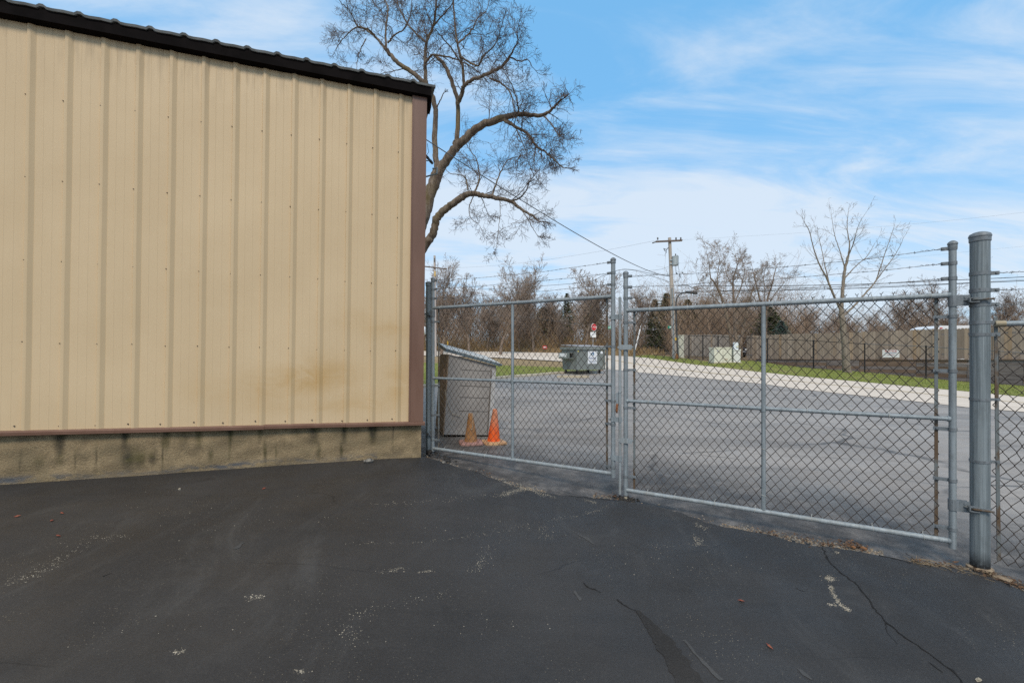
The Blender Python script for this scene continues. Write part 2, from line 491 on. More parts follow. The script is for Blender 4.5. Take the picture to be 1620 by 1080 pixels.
two('white_paint', (0.68, 0.68, 0.68), (0.76, 0.76, 0.76), 3, rough=0.4)
two('marker_yellow', (0.62, 0.38, 0.03), (0.70, 0.44, 0.05), 3, rough=0.6)
two('shed_wall', (0.30, 0.235, 0.18), (0.36, 0.285, 0.22), 1, rough=0.9, stretch=(3, 3, 0.1))
two('shed_roof', (0.36, 0.315, 0.315), (0.44, 0.385, 0.385), 1.4, rough=0.85)
two('car_black', (0.010, 0.010, 0.012), (0.016, 0.016, 0.018), 3, rough=0.25, spec=0.6)
two('car_glass', (0.30, 0.36, 0.40), (0.36, 0.42, 0.46), 2, rough=0.12, spec=0.8)
two('chrome', (0.5, 0.5, 0.52), (0.6, 0.6, 0.62), 5, rough=0.25, metal=0.8)
two('moss_rust', (0.17, 0.075, 0.03), (0.26, 0.125, 0.055), 9, rough=0.9)


# ------------------------------------------------------------------ mesh helpers
class MB:
    def __init__(self):
        self.v, self.f, self.mi, self.uv = [], [], [], {}

    def add(self, verts, faces, mi=0):
        o = len(self.v)
        self.v.extend([tuple(p) for p in verts])
        self.f.extend([tuple(i + o for i in f) for f in faces])
        self.mi.extend([mi] * len(faces))
        return o

    def box(self, c, h, ax=None, mi=0):
        """c centre, h half sizes, ax three axis vectors"""
        ax = ax or (Vector((1, 0, 0)), Vector((0, 1, 0)), Vector((0, 0, 1)))
        c = Vector(c)
        vs = []
        for k in range(8):
            s = ((k & 1) * 2 - 1, ((k >> 1) & 1) * 2 - 1, ((k >> 2) & 1) * 2 - 1)
            vs.append(c + ax[0] * (h[0] * s[0]) + ax[1] * (h[1] * s[1]) + ax[2] * (h[2] * s[2]))
        fs = [(0, 2, 3, 1), (4, 5, 7, 6), (0, 1, 5, 4), (2, 6, 7, 3), (0, 4, 6, 2), (1, 3, 7, 5)]
        if ax[0].cross(ax[1]).dot(ax[2]) < 0:
            fs = [f[::-1] for f in fs]
        self.add(vs, fs, mi)

    def hexa(self, p8, mi=0):
        self.add(p8, [(0, 3, 2, 1), (4, 5, 6, 7), (0, 1, 5, 4), (1, 2, 6, 5), (2, 3, 7, 6), (3, 0, 4, 7)], mi)

    def tube(self, pts, r, n=8, caps=True, mi=0):
        pts = [Vector(p) for p in pts]
        if not hasattr(r, '__len__'):
            r = [r] * len(pts)
        t0 = (pts[1] - pts[0]).normalized()
        u = t0.orthogonal().normalized()
        vs = []
        for i, p in enumerate(pts):
            a = pts[max(i - 1, 0)]
            b = pts[min(i + 1, len(pts) - 1)]
            t = (b - a).normalized() if (b - a).length > 1e-9 else t0
            u = (u - t * u.dot(t))
            u = u.normalized() if u.length > 1e-6 else t.orthogonal().normalized()
            w = t.cross(u)
            for k in range(n):
                an = 2 * math.pi * k / n
                vs.append(p + (u * math.cos(an) + w * math.sin(an)) * r[i])
        fs = []
        for i in range(len(pts) - 1):
            for k in range(n):
                k2 = (k + 1) % n
                fs.append((i * n + k, i * n + k2, (i + 1) * n + k2, (i + 1) * n + k))
        if caps:
            fs.append(tuple(range(n))[::-1])
            fs.append(tuple((len(pts) - 1) * n + k for k in range(n)))
        self.add(vs, fs, mi)

    def lathe(self, prof, org=(0, 0, 0), n=20, mi=0):
        org = Vector(org)
        vs, fs = [], []
        for (r, z) in prof:
            for k in range(n):
                an = 2 * math.pi * k / n
                vs.append(org + Vector((r * math.cos(an), r * math.sin(an), z)))
        for i in range(len(prof) - 1):
            for k in range(n):
                k2 = (k + 1) % n
                fs.append((i * n + k, i * n + k2, (i + 1) * n + k2, (i + 1) * n + k))
        fs.append(tuple(range(n))[::-1])
        fs.append(tuple((len(prof) - 1) * n + k for k in range(n)))
        self.add(vs, fs, mi)

    def segs(self, P0, P1, R0, R1, n=3, mi=0):
        """many independent tapered prisms, vectorised"""
        P0, P1 = np.asarray(P0, float), np.asarray(P1, float)
        R0, R1 = np.asarray(R0, float), np.asarray(R1, float)
        d = P1 - P0
        d /= np.maximum(np.linalg.norm(d, axis=1, keepdims=True), 1e-9)
        ref = np.where(np.abs(d[:, 2:3]) > 0.9, np.array([[1.0, 0, 0]]), np.array([[0, 0, 1.0]]))
        u = np.cross(d, ref)
        u /= np.linalg.norm(u, axis=1, keepdims=True)
        w = np.cross(d, u)
        rings = []
        for P, Rr in ((P0, R0), (P1, R1)):
            for k in range(n):
                an = 2 * math.pi * k / n
                rings.append(P + (u * math.cos(an) + w * math.sin(an)) * Rr[:, None])
        V = np.stack(rings, 1).reshape(-1, 3)
        m = len(P0)
        base = (np.arange(m) * 2 * n)[:, None]
        F_ = []
        for k in range(n):
            k2 = (k + 1) % n
            F_.append(np.concatenate([base + k, base + k2, base + n + k2, base + n + k], 1))
        Fq = np.stack(F_, 1).reshape(-1, 4)
        self.add(V.tolist(), Fq.tolist(), mi)

    def build(self, name, mats, parent=None, smooth=None, uv=None, attrs=None):
        me = bpy.data.meshes.new(name)
        me.from_pydata(self.v, [], self.f)
        if not isinstance(mats, (list, tuple)):
            mats = [mats]
        for m in mats:
            me.materials.append(M[m])
        if len(mats) > 1:
            me.polygons.foreach_set('material_index', self.mi)
        if smooth is not None:
            me.polygons.foreach_set('use_smooth', [True] * len(me.polygons))
            me.update()
            me.set_sharp_from_angle(angle=R(smooth))
        if uv is not None:
            lay = me.uv_layers.new(name='UVMap')
            li = np.zeros(len(me.loops), int)
            me.loops.foreach_get('vertex_index', li)
            lay.data.foreach_set('uv', np.asarray(uv, float)[li].ravel())
        for k, vals in (attrs or {}).items():
            at = me.attributes.new(k, 'FLOAT', 'POINT')
            at.data.foreach_set('value', np.asarray(vals, float))
        me.update()
        o = bpy.data.objects.new(name, me)
        COL.objects.link(o)
        if parent is not None:
            o.parent = parent
            o.matrix_parent_inverse = Matrix.Translation(-parent.location) if parent.type == 'EMPTY' else Matrix()
        return o


def tag(o, label=None, cat=None, group=None, kind=None):
    if label: o['label'] = label
    if cat: o['category'] = cat
    if group: o['group'] = group
    if kind: o['kind'] = kind
    return o


def thing(name, label, cat, loc=(0, 0, 0), group=None):
    o = bpy.data.objects.new(name, None)
    o.empty_display_size = 0.1
    o.location = loc
    COL.objects.link(o)
    return tag(o, label, cat, group)


def copy_tree(o, parent=None):
    c = o.copy()
    COL.objects.link(c)
    if parent is not None:
        c.parent = parent
    for ch in list(o.children):
        copy_tree(ch, c)
    return c


def P(px, py, z):
    return Vector(((px - 810.0) * z / F, z, EYE + (HOR - py) * z / F))


def text_mesh(body, size, name, mat, mtx, parent):
    cu = bpy.data.curves.new(name, 'FONT')
    cu.body = body; cu.size = size; cu.align_x = 'CENTER'; cu.align_y = 'CENTER'
    cu.extrude = size * 0.01
    tmp = bpy.data.objects.new(name, cu)
    COL.objects.link(tmp)
    dg = bpy.context.evaluated_depsgraph_get()
    me = bpy.data.meshes.new_from_object(tmp.evaluated_get(dg))
    bpy.data.objects.remove(tmp)
    me.transform(mtx)
    me.materials.clear(); me.materials.append(M[mat])
    o = bpy.data.objects.new(name, me)
    COL.objects.link(o)
    o.parent = parent
    o.matrix_parent_inverse = Matrix.Translation(-parent.location) if parent.type == 'EMPTY' else Matrix()
    return o


def face_mtx(o, right, up):
    right, up = right.normalized(), up.normalized()
    nrm = right.cross(up)
    m = Matrix((right, up, nrm)).transposed().to_4x4()
    m.translation = o
    return m


# ------------------------------------------------------------------ terrain height
CTRL = [(0, 0, -1.30), (-4, 0, -1.22), (4, 0, -1.34), (0, 1.8, -1.29), (-2.5, 1.8, -1.20), (2.6, 1.7, -1.32), (0, -5, -1.30), (-9, -3, -1.15), (9, -4, -1.45),
        (-.92, 4.5, -1.06), (-2.5, 4.0, -1.06), (-4.07, 3.52, -1.06), (-8, 2.3, -1.06), (-.9, 4.85, -1.10), (.93, 3.74, -1.24), (2.82, 2.675, -1.29), (3.2, 2.5, -1.36), (5, 1.4, -1.42),
        (-1, 5.9, -1.13), (0.5, 6, -1.19), (3, 6, -1.26), (0, 8, -1.17), (0, 14, -1.10), (4, 12, -1.18), (8, 8, -1.36), (-2.7, 13.7, -1.10), (-.5, 18.8, -1.10), (2.4, 21.5, -1.07), (3.5, 21.8, -1.07),
        (12.8, 11, -1.50), (12, 11.7, -1.46), (11.6, 12.7, -1.42), (10.2, 15.8, -1.32), (9.9, 17.5, -1.25), (8.2, 19.9, -1.15), (6.4, 23, -1.05), (5.6, 26, -1.0), (5.1, 39.7, -.85), (-.7, 50, -.65), (-9, 58, -.5),
        (18.3, 15.8, -1.60), (17.4, 19, -1.50), (14.8, 23, -1.25), (13.4, 24, -1.12), (12.65, 26.6, -.95), (12.3, 29.8, -.85), (12.2, 45, -.45), (7.7, 60, -.13), (-1, 68, .05), (-11, 72, .2),
        (20.8, 32.0, -1.13), (23.1, 29.5, -1.28), (25.3, 27.5, -1.54), (26.2, 25.3, -1.72), (27.4, 23.5, -1.8), (30, 20, -1.95), (13.8, 29, -.72), (13.2, 36, -.56), (18.6, 34, -.62), (15.2, 38.5, -.36), (17, 50, .0),
        (-15, 15, -1.05), (-20, 40, -.6), (-25, 80, .3), (0, 100, .5), (40, 90, .4), (30, 60, .0), (45, 25, -2.0), (30, 5, -2.0), (-40, 0, -1.0), (0, -40, -1.3), (40, -30, -1.8), (-120, 120, .7), (0, 200, .8), (150, 150, .8), (200, 0, -1), (-200, 0, -.5), (0, -200, -1)]
C_ = np.array(CTRL, float)


def _phi(r2):
    return 0.5 * r2 * np.log(np.maximum(r2, 1e-12))


def _tps():
    n = len(C_)
    S = 10.0
    X = C_[:, :2] / S
    d2 = ((X[:, None] - X[None]) ** 2).sum(-1)
    K = _phi(d2) + np.eye(n) * 2e-3
    Pm = np.concatenate([np.ones((n, 1)), X], 1)
    A = np.zeros((n + 3, n + 3))
    A[:n, :n] = K; A[:n, n:] = Pm; A[n:, :n] = Pm.T
    b = np.zeros(n + 3); b[:n] = C_[:, 2]
    return np.linalg.solve(A, b), X, S


_W, _X, _S = _tps()


def hgt(x, y):
    """ground height relative to the eye"""
    q = np.stack([np.atleast_1d(np.asarray(x, float)), np.atleast_1d(np.asarray(y, float))], -1) / _S
    d2 = ((q[:, None] - _X[None]) ** 2).sum(-1)
    n = len(_X)
    return _phi(d2) @ _W[:n] + _W[n] + q @ _W[n + 1:]


def gz(x, y):
    return float(hgt(x, y)[0]) + EYE


def G(px, py, zmax=400):
    """point of the ground seen in a photo pixel"""
    z = max(1.0, 1.25 * F / max(py - HOR, 1.0))
    for _ in range(40):
        x = (px - 810) * z / F
        h = float(hgt(x, z)[0])
        zn = min(zmax, -h * F / max(py - HOR, 0.5))
        z = 0.5 * z + 0.5 * max(zn, 0.8)
    return ((px - 810) * z / F, z)


def inpoly(pts, poly):
    x, y = pts[:, 0], pts[:, 1]
    c = np.zeros(len(pts), bool)
    j = len(poly) - 1
    for i in range(len(poly)):
        xi, yi = poly[i]; xj, yj = poly[j]
        cond = ((yi > y) != (yj > y)) & (x < (xj - xi) * (y - yi) / ((yj - yi) or 1e-12) + xi)
        c ^= cond
        j = i
    return c


def smooth_line(pts, step):
    out = []
    n = len(pts)
    for i in range(n - 1):
        p0 = np.array(pts[max(i - 1, 0)], float); p1 = np.array(pts[i], float); p2 = np.array(pts[i + 1], float); p3 = np.array(pts[min(i + 2, n - 1)], float)
        k = max(1, int(np.linalg.norm(p2 - p1) / step))
        for j in range(k):
            t = j / k
            out.append(tuple(0.5 * ((2 * p1) + (p2 - p0) * t + (2 * p0 - 5 * p1 + 4 * p2 - p3) * t * t + (3 * p1 - p0 - 3 * p2 + p3) * t ** 3)))
    out.append(tuple(pts[-1]))
    return out


def sheet(name, poly, off, mat, spacing, parent=None, zfun=None, skirt=0.0, attrs=None):
    """a draped surface: constrained Delaunay over the outline and interior points"""
    poly = [tuple(p) for p in poly]
    a = np.array(poly)
    lo, hi = a.min(0), a.max(0)
    rng = np.random.default_rng(3)
    gx = np.arange(lo[0], hi[0], spacing); gy = np.arange(lo[1], hi[1], spacing)
    g = np.stack(np.meshgrid(gx, gy), -1).reshape(-1, 2)
    g = g + rng.uniform(-.2, .2, g.shape) * spacing
    g = g[inpoly(g, poly)]
    vs = [Vector(p) for p in poly] + [Vector(p) for p in g.tolist()]
    ne = len(poly)
    r = delaunay_2d_cdt(vs, [(i, (i + 1) % ne) for i in range(ne)], [], 1, 1e-5)
    ov, of = r[0], r[2]
    q = np.array([[p.x, p.y] for p in ov])
    h = hgt(q[:, 0], q[:, 1]) + EYE + off
    if zfun is not None:
        h = h + zfun(q)
    mb = MB()
    mb.v = [(x, y, z) for (x, y), z in zip(q.tolist(), h.tolist())]
    for f in of:
        p = [ov[i] for i in f]
        ar = sum(p[i].x * p[(i + 1) % len(p)].y - p[(i + 1) % len(p)].x * p[i].y for i in range(len(p)))
        mb.f.append(tuple(f) if ar > 0 else tuple(f)[::-1])
        mb.mi.append(0)
    if skirt:
        cnt = {}
        for f in mb.f:
            for i in range(len(f)):
                e = (f[i], f[(i + 1) % len(f)])
                cnt[tuple(sorted(e))] = cnt.get(tuple(sorted(e)), []) + [e]
        for k, es in cnt.items():
            if len(es) == 1:
                i, j = es[0]
                A, B = mb.v[i], mb.v[j]
                mb.add([A, (A[0], A[1], A[2] - skirt), (B[0], B[1], B[2] - skirt), B], [(0, 1, 2, 3)])
    return mb.build(name, mat, parent, smooth=50, attrs={k: f(q) for k, f in (attrs or {}).items()})


_BVH = {}


def top_z(obj, x, y):
    from mathutils.bvhtree import BVHTree
    if obj.name not in _BVH:
        _BVH[obj.name] = BVHTree.FromPolygons([v.co.copy() for v in obj.data.vertices], [tuple(p.vertices) for p in obj.data.polygons])
    hit = _BVH[obj.name].ray_cast(Vector((x, y, 10)), Vector((0, 0, -1)))
    return hit[0].z if hit[0] is not None else gz(x, y)


def ribbon(pts, widths, lift, jag=0.0, seed=1, zoff=0.0, on=None):
    """flat strip draped on the ground along world points"""
    rnd = random.Random(seed)
    pts = [Vector((p[0], p[1], 0)) for p in pts]
    mb = MB()
    n = len(pts)
    for i, p in enumerate(pts):
        t = (pts[min(i + 1, n - 1)] - pts[max(i - 1, 0)]).normalized()
        s = Vector((-t.y, t.x, 0))
        w = widths[i] if hasattr(widths, '__len__') else widths
        a = p + s * (w * .5 * (1 + rnd.uniform(-jag, jag)))
        b = p - s * (w * .5 * (1 + rnd.uniform(-jag, jag)))
        for q in (a, b):
            mb.v.append((q.x, q.y, (top_z(on, q.x, q.y) if on else gz(q.x, q.y)) + lift + zoff))
    for i in range(n - 1):
        mb.f.append((2 * i, 2 * i + 1, 2 * i + 3, 2 * i + 2)); mb.mi.append(0)
    return mb


# ------------------------------------------------------------------ setting: ground sheets
def build_ground():
    xs = np.concatenate([-np.geomspace(900, 1.5, 60), np.arange(-1, 1.1, 1.0), np.geomspace(1.5, 900, 60)])
    ys = np.concatenate([-np.geomspace(300, 2, 14), np.arange(-1, 12, 1.0), np.geomspace(12.5, 1500, 110)])
    g = np.stack(np.meshgrid(xs, ys), -1)
    sh = g.shape
    g = g.reshape(-1, 2)
    rr = np.hypot(g[:, 0], g[:, 1])
    h = hgt(np.clip(g[:, 0], -150, 150), np.clip(g[:, 1], -150, 170))
    h = np.where(rr > 170, 0.8, h)
    z = h + EYE - 0.05
    mb = MB()
    mb.v = np.concatenate([g, z[:, None]], 1).tolist()
    nx = sh[1]
    for j in range(sh[0] - 1):
        for i in range(nx - 1):
            a = j * nx + i
            mb.f.append((a, a + 1, a + nx + 1, a + nx)); mb.mi.append(0)
    return mb.build('ground', 'soil', smooth=60)


tag(build_ground(), 'brown leaf-strewn soil under the trees and beside the road', kind='structure')

EDGE_PX = [(600, 712), (655, 720), (690, 727), (720, 738), (760, 748), (800, 764), (840, 775), (900, 784), (950, 788), (985, 792), (1040, 801), (1090, 815), (1130, 830), (1200, 842), (1270, 860), (1330, 868), (1390, 877), (1440, 889), (1500, 898), (1545, 905), (1580, 914), (1620, 934)]
EDGE = [G(*p) for p in EDGE_PX]
_e2 = np.array(EDGE[-1]); _e1 = np.array(EDGE[-3])
_dir = (_e2 - _e1) / np.linalg.norm(_e2 - _e1)
EDGE.append(tuple(_e2 + _dir * 2.5))
EDGE_S = smooth_line(EDGE, 0.06)
_r = random.Random(5)
EDGE_J = [(x + _r.uniform(-.012, .012), y + _r.uniform(-.016, .016)) for x, y in EDGE_S]

near_road = [(22, 4.5), (17, 7.5), (12.8, 11), (12, 11.7), (11.6, 12.7), (10.2, 15.8), (9.9, 17.3), (8.3, 19.9), (6.5, 23.2), (5.6, 26.5)]
far_road = [(24, 8.0), (20.5, 13), (18.3, 15.8), (17.4, 19), (14.9, 23), (13.5, 24.6), (12.7, 26.8), (12.3, 29.8), (12.2, 45), (7.7, 60), (-1, 68), (-11, 72), (-30, 76), (-60, 80)]
near_left = [(5.6, 26.5), (5.0, 39.7), (-.7, 50), (-9, 58), (-30, 64), (-60, 68)]
lawn_near = [(-9, 13.0), (-2.7, 13.9), (-.5, 18.6), (1.2, 20.6), (2.6, 22.3), (4.6, 23.3)]


def lot_dip(q):
    e = np.array(EDGE_S)
    d = np.sqrt(((q[:, None] - e[None]) ** 2).sum(-1)).min(1)
    return -0.045 * np.exp(-(d / 0.55) ** 2)


def seal_skyfade_amount(q):
    e = np.array(EDGE_S)
    d = np.sqrt(((q[:, None] - e[None]) ** 2).sum(-1)).min(1)
    reach = 2.1 + 0.8 * np.clip((0.2 - q[:, 0]) / 1.2, 0, 1)
    return np.clip(1.08 - d / reach, 0, 1)  # sealer overlap plus a painted falloff standing in for grazing sky reflection


# the old lot starts a little way under the sealed edge
inner = []
for i, (x, y) in enumerate(EDGE_S):
    inner.append((x - 0.10, y - 0.16))
lot_poly = inner + [(6.0, 0.5), (22, 4.0)] + near_road[1:] + [(4.9, 24.2)] + lawn_near[::-1] + [(-9, 8), (-4, 6.5)]
sheet('parking_lot', lot_poly, 0.0, 'old_asphalt', 0.30, zfun=lambda q: lot_dip(q) - 0.02 * (inpoly(q, inner + [(9, -3), (-9, -3)])), attrs={'seal_skyfade': seal_skyfade_amount})
tag(bpy.data.objects['parking_lot'], 'weathered grey asphalt lot beyond the gates', kind='structure')

fg_poly = EDGE_J + [(6.2, -4), (-11, -4), (-11, 1.2), (-9, 2.2), (-1.2, 4.62)]
pave = sheet('pavement', fg_poly, 0.0, 'sealed_asphalt', 0.22, skirt=0.035)
tag(pave, 'dark freshly sealed asphalt yard in front of the gates', kind='structure')

road = sheet('road', near_road + near_left[1:] + far_road[::-1], 0.012, 'road_concrete', 1.6)
tag(road, 'pale concrete road curving away behind the gates', kind='structure')
mid = [(22.5, 7.0), (19, 10.2), (15.6, 13.4), (14.5, 15.8), (12.6, 19.4), (11.3, 21.4), (10.2, 23.6), (9.4, 27.5), (9.0, 36), (8.6, 45), (4.5, 53.5), (-3, 58.5), (-12, 64)]
for k in (-1, 1):
    ml = smooth_line(mid, 0.6)
    o = ribbon([(x + k * 0.09, y + k * 0.05) for x, y in ml], 0.09, 0.022, 0.3, 3 + k).build('road_line', 'yellow_paint')
    tag(o, 'faded yellow centre line on the pale road', kind='structure')

lawn_poly = lawn_near + [(5.2, 26), (4.8, 33), (2, 43), (-4, 50), (-12, 56), (-30, 60), (-30, 30)]
lawn_inner = lawn_near + [(4.9, 25.5), (3.4, 28.5), (0.5, 31.5), (-6, 36), (-14, 40), (-30, 42), (-30, 20)]
lawn = sheet('lawn', lawn_inner, 0.02, 'lawn_ground', 0.8)
tag(lawn, 'green lawn between the lot and the road', kind='structure')
drylawn = sheet('field', [(4.9, 25.6), (4.9, 33), (4.4, 39), (-1.2, 48), (-10, 56), (-30, 61), (-30, 42), (-14, 40), (-6, 36), (0.5, 31.5), (3.4, 28.5)], 0.018, 'dry_field', 1.0)
tag(drylawn, 'strip of dead tan grass between the lawn and the road', kind='structure')
field2 = sheet('field', [(12.3, 45.2), (7.8, 60.2), (-1, 68.2), (-11, 72.2), (-30, 76.3), (-60, 80.3), (-60, 100), (0, 92), (16, 80), (19, 60), (16, 46)], 0.012, 'dry_field', 2.0)
tag(field2, 'bank of dead tan grass in front of the thicket', kind='structure')

verge_back = [(30.5, 13), (29.0, 19.5), (27.2, 22.6), (25.7, 24.9), (24.4, 27.0), (22.4, 29.2), (20.2, 31.5), (18.0, 33.0), (15.0, 33.0), (13.9, 30.5), (13.9, 38.0), (14.2, 46)]
verge = sheet('grass_verge', [(24.2, 8.2)] + far_road[1:9] + verge_back[::-1], 0.02, 'lawn_ground', 0.7)
tag(verge, 'narrow green grass verge along the far side of the road', kind='structure')


def kerb():
    mb = MB()
    pts = smooth_line(lawn_near, 0.5)
    n = len(pts)
    ring = []
    for i, (x, y) in enumerate(pts):
        t = (Vector(pts[min(i + 1, n - 1)]) - Vector(pts[max(i - 1, 0)])).normalized()
        s = Vector((-t.y, t.x))
        z = gz(x, y)
        r = []
        for (d, h) in ((-.12, -.1), (-.12, .07), (-.09, .10), (.03, .10), (.06, -.1)):
            r.append((x + s.x * d, y + s.y * d, z + h))
        ring.append(r)
    for r in ring:
        mb.v.extend(r)
    for i in range(n - 1):
        for k in range(4):
            mb.f.append((i * 5 + k, i * 5 + k + 1, (i + 1) * 5 + k + 1, (i + 1) * 5 + k)); mb.mi.append(0)
    tag(mb.build('kerb', 'kerb_concrete'), 'low pale concrete kerb edging the lawn', kind='structure')


kerb()


# grass and dead-grass blades that break up the sheet edges
def blades(name, poly, count, hgt_rng, mat, label, seed, width=0.012):
    rg = np.random.default_rng(seed)
    a = np.array(poly)
    lo, hi = a.min(0), a.max(0)
    pts = rg.uniform(lo, hi, (count * 4, 2))
    pts = pts[inpoly(pts, poly)]
    # keep more of the near ones
    w = np.clip(28.0 / np.maximum(pts[:, 1], 5), 0, 1)
    pts = pts[rg.random(len(pts)) < w][:count]
    z = hgt(pts[:, 0], pts[:, 1]) + EYE + 0.01
    n = len(pts)
    h = rg.uniform(*hgt_rng, n)
    an = rg.uniform(0, math.pi, n)
    lean = rg.normal(0, .35, (n, 2)) * h[:, None]
    wv = width * (1 + np.clip((pts[:, 1] - 15) / 25, 0, 3))
    c = np.concatenate([pts, z[:, None]], 1)
    dx = np.stack([np.cos(an) * wv, np.sin(an) * wv, np.zeros(n)], 1)
    top = c + np.concatenate([lean, h[:, None]], 1)
    V = np.stack([c - dx, c + dx, top], 1).reshape(-1, 3)
    Fc = np.arange(n * 3).reshape(-1, 3)
    mb = MB()
    mb.add(V.tolist(), Fc.tolist())
    return tag(mb.build(name, mat), label, name.replace('_', ' '), kind='stuff')


blades('grass', lawn_inner, 26000, (.03, .09), 'grass_blade', 'short green grass growing on the lawn', 11)
blades('grass', [(24.2, 8.2)] + far_road[1:9] + verge_back[::-1], 22000, (.03, .08), 'grass_blade', 'short green grass growing on the roadside verge', 12)
blades('dead_grass', [(12.3, 45.2), (7.8, 60.2), (-1, 68.2), (-11, 72.2), (-25, 76.3), (-25, 90), (0, 80), (14, 72), (18, 60), (16, 46)], 16000, (.15, .75), 'dry_blade', 'tall tan dead grass on the bank before the thicket', 13, 0.02)


# ------------------------------------------------------------------ the metal building
CA = Vector((-0.92, 4.5, 0))
WA = Vector((-.955, -.296, 0)).normalized()
WN = Vector((.296, -.955, 0)).normalized()


def W(t, z, d):
    p = CA + WA * (t - 0.012 * (z + .73)) + WN * d
    return Vector((p.x, p.y, EYE + z + 0.0238 * t))


def wall_building():
    b = thing('metal_building', 'tan ribbed metal building with brown corner trim on a stained concrete base', 'building', (CA.x, CA.y, EYE - 1.06))
    # --- siding with ribs
    prof = []
    T1 = 8.2
    t = 0.10
    k = 0
    prof.append((0.10, 0.0))
    while True:
        c = 0.2448 + 0.2424 * k
        if c > T1:
            break
        prof += [(c - .044, 0.0), (c - .040, -.0015), (c - .036, 0.0), (c - .010, .013), (c + .012, .013), (c + .020, 0.0)]
        for m in (0.088, 0.150):
            prof += [(c + m - .004, 0), (c + m, .0013), (c + m + .004, 0)]
        k += 1
    zs = [-.715] + list(np.linspace(-.66, .64, 27)) + list(np.linspace(.8, 2.5, 12)) + [2.60]
    mb = MB()
    uv, stain, top_runs, rib_sh = [], [], [], []
    rr = random.Random(2)
    cs = [0.2448 + 0.2424 * q for q in range(40)]
    for (tt, d) in prof:
        for z in zs:
            wob = 0.0012 * math.sin(tt * 7.3 + z * 2.1) + 0.0015 * math.sin(z * 5.0 + tt * 1.7)
            mb.v.append(W(tt, z, d + wob))
            uv.append((tt, z))
            s = 0.0
            for (bt, bz_, wt, wz, am) in ((.28, .22, .28, .10, .55), (.22, -.30, .16, .22, .75), (.62, .30, .22, .09, .35), (.88, -.22, .30, .16, .7), (1.12, -.30, .26, .12, .75), (1.45, -.36, .22, .14, .45), (.55, -.48, .30, .12, .35), (1.9, -.40, .30, .12, .25), (.95, -.55, .5, .06, .4)):
                s += am * math.exp(-((tt - bt) / wt) ** 2 - ((z - bz_) / wz) ** 2)
            stain.append(min(1, s))
            top_runs.append(max(0.0, (z - 2.05) / 0.5) ** 1.5 * .6)
            rib_sh.append(1.0 if any(-.042 < (tt - q) < -.009 for q in cs) else 0.0)  # marks the rib flank that takes the painted shade
    nz = len(zs)
    for i in range(len(prof) - 1):
        for j in range(nz - 1):
            a = i * nz + j
            mb.f.append((a, a + 1, a + nz + 1, a + nz)); mb.mi.append(0)
    mb.f = [f[::-1] for f in mb.f]
    w = mb.build('wall', 'siding', b, smooth=6, uv=uv, attrs={'stain': stain, 'top_runs': np.clip(top_runs, 0, 1), 'rib_shade': rib_sh})
    # --- the other walls, so that the building is a closed volume
    mb = MB()
    D = 9.0
    mb.hexa([W(.02, -1.4, -.03), W(8.3, -1.4, -.03), W(8.3, -1.4, -D), W(.02, -1.4, -D), W(.02, 2.58, -.03), W(8.3, 2.58, -.03), W(8.3, 2.58, -D), W(.02, 2.58, -D)])
    mb.build('side_wall', 'siding', b, uv=[(0, 0)] * 8, attrs={'stain': [0] * 8, 'top_runs': [0] * 8})
    # --- corner trim
    mb = MB()
    pr = [(.132, .006), (.132, .028), (.012, .030), (-.012, .030), (-.012, -.16)]
    zz = [-.70, .6, 1.8, 2.60]
    for (tt, d) in pr:
        for z in zz:
            mb.v.append(W(tt, z, d))
    for i in range(len(pr) - 1):
        for j in range(len(zz) - 1):
            a = i * 4 + j
            mb.f.append((a, a + 4, a + 5, a + 1)); mb.mi.append(0)
    # small bead along the inner edge
    mb.box(W(.122, .94, .031), (.004, .003, 1.63), (WA, WN, (W(.1, 2, 0) - W(.1, -.7, 0)).normalized()))
    mb.build('corner_trim', 'brown_trim', b)
    # --- base trim in lengths
    for i, (a, c) in enumerate(((-.03, .72), (.722, 1.42), (1.422, 4.4), (4.402, 8.2))):
        mb = MB()
        lift = (0, .002, -.003, 0)[i]
        prf = [(-.733, -.01), (-.737, .034), (-.712, .036), (-.700, .022), (-.700, -.01)]
        vs = [W(a, z + lift, d) for z, d in prf] + [W(c, z + lift, d) for z, d in prf]
        mb.add(vs, [(k, (k + 1) % 5, 5 + (k + 1) % 5, 5 + k) for k in range(5)] + [(4, 3, 2, 1, 0), (5, 6, 7, 8, 9)])
        mb.build('base_trim', 'brown_trim', b)
    # --- fascia and roof edge
    mb = MB()
    prf = [(2.575, .012), (2.585, .070), (2.672, .074), (2.675, -.3), (2.575, -.3)]
    vs = [W(-.05, z, d) for z, d in prf] + [W(8.4, z, d) for z, d in prf]
    mb.add(vs, [(k, (k + 1) % 5, 5 + (k + 1) % 5, 5 + k) for k in range(5)] + [(4, 3, 2, 1, 0), (5, 6, 7, 8, 9)])
    # the fascia's return round the corner
    mb.box(W(-.050, 2.595, -.10), (.012, .078, .07), (WA, WN, Vector((0, 0, 1))))
    mb.build('fascia', 'dark_fascia', b)
    mb = MB()
    pr = [(-.09, 0)]
    c = 0.13
    while c < 8.3:
        pr += [(c - .038, 0), (c - .014, .017), (c + .010, .017), (c + .030, 0), (c + .10, .003), (c + .17, -.002)]
        c += .2424
    pr.append((8.5, 0))
    for (tt, h) in pr:
        mb.v.append(W(tt, 2.668 + h, .085)); mb.v.append(W(tt, 2.686 + h, .092)); mb.v.append(W(tt, 2.690 + h + .75, -9.0)); mb.v.append(W(tt, 2.665 + h, .06))
    for i in range(len(pr) - 1):
        a = i * 4
        mb.f += [(a, a + 1, a + 5, a + 4), (a + 1, a + 2, a + 6, a + 5), (a + 3, a, a + 4, a + 7)]
        mb.mi += [0, 0, 0]
    mb.build('roof', 'roof_metal', b)
    # --- screws, one mesh for the rows
    mb = MB()
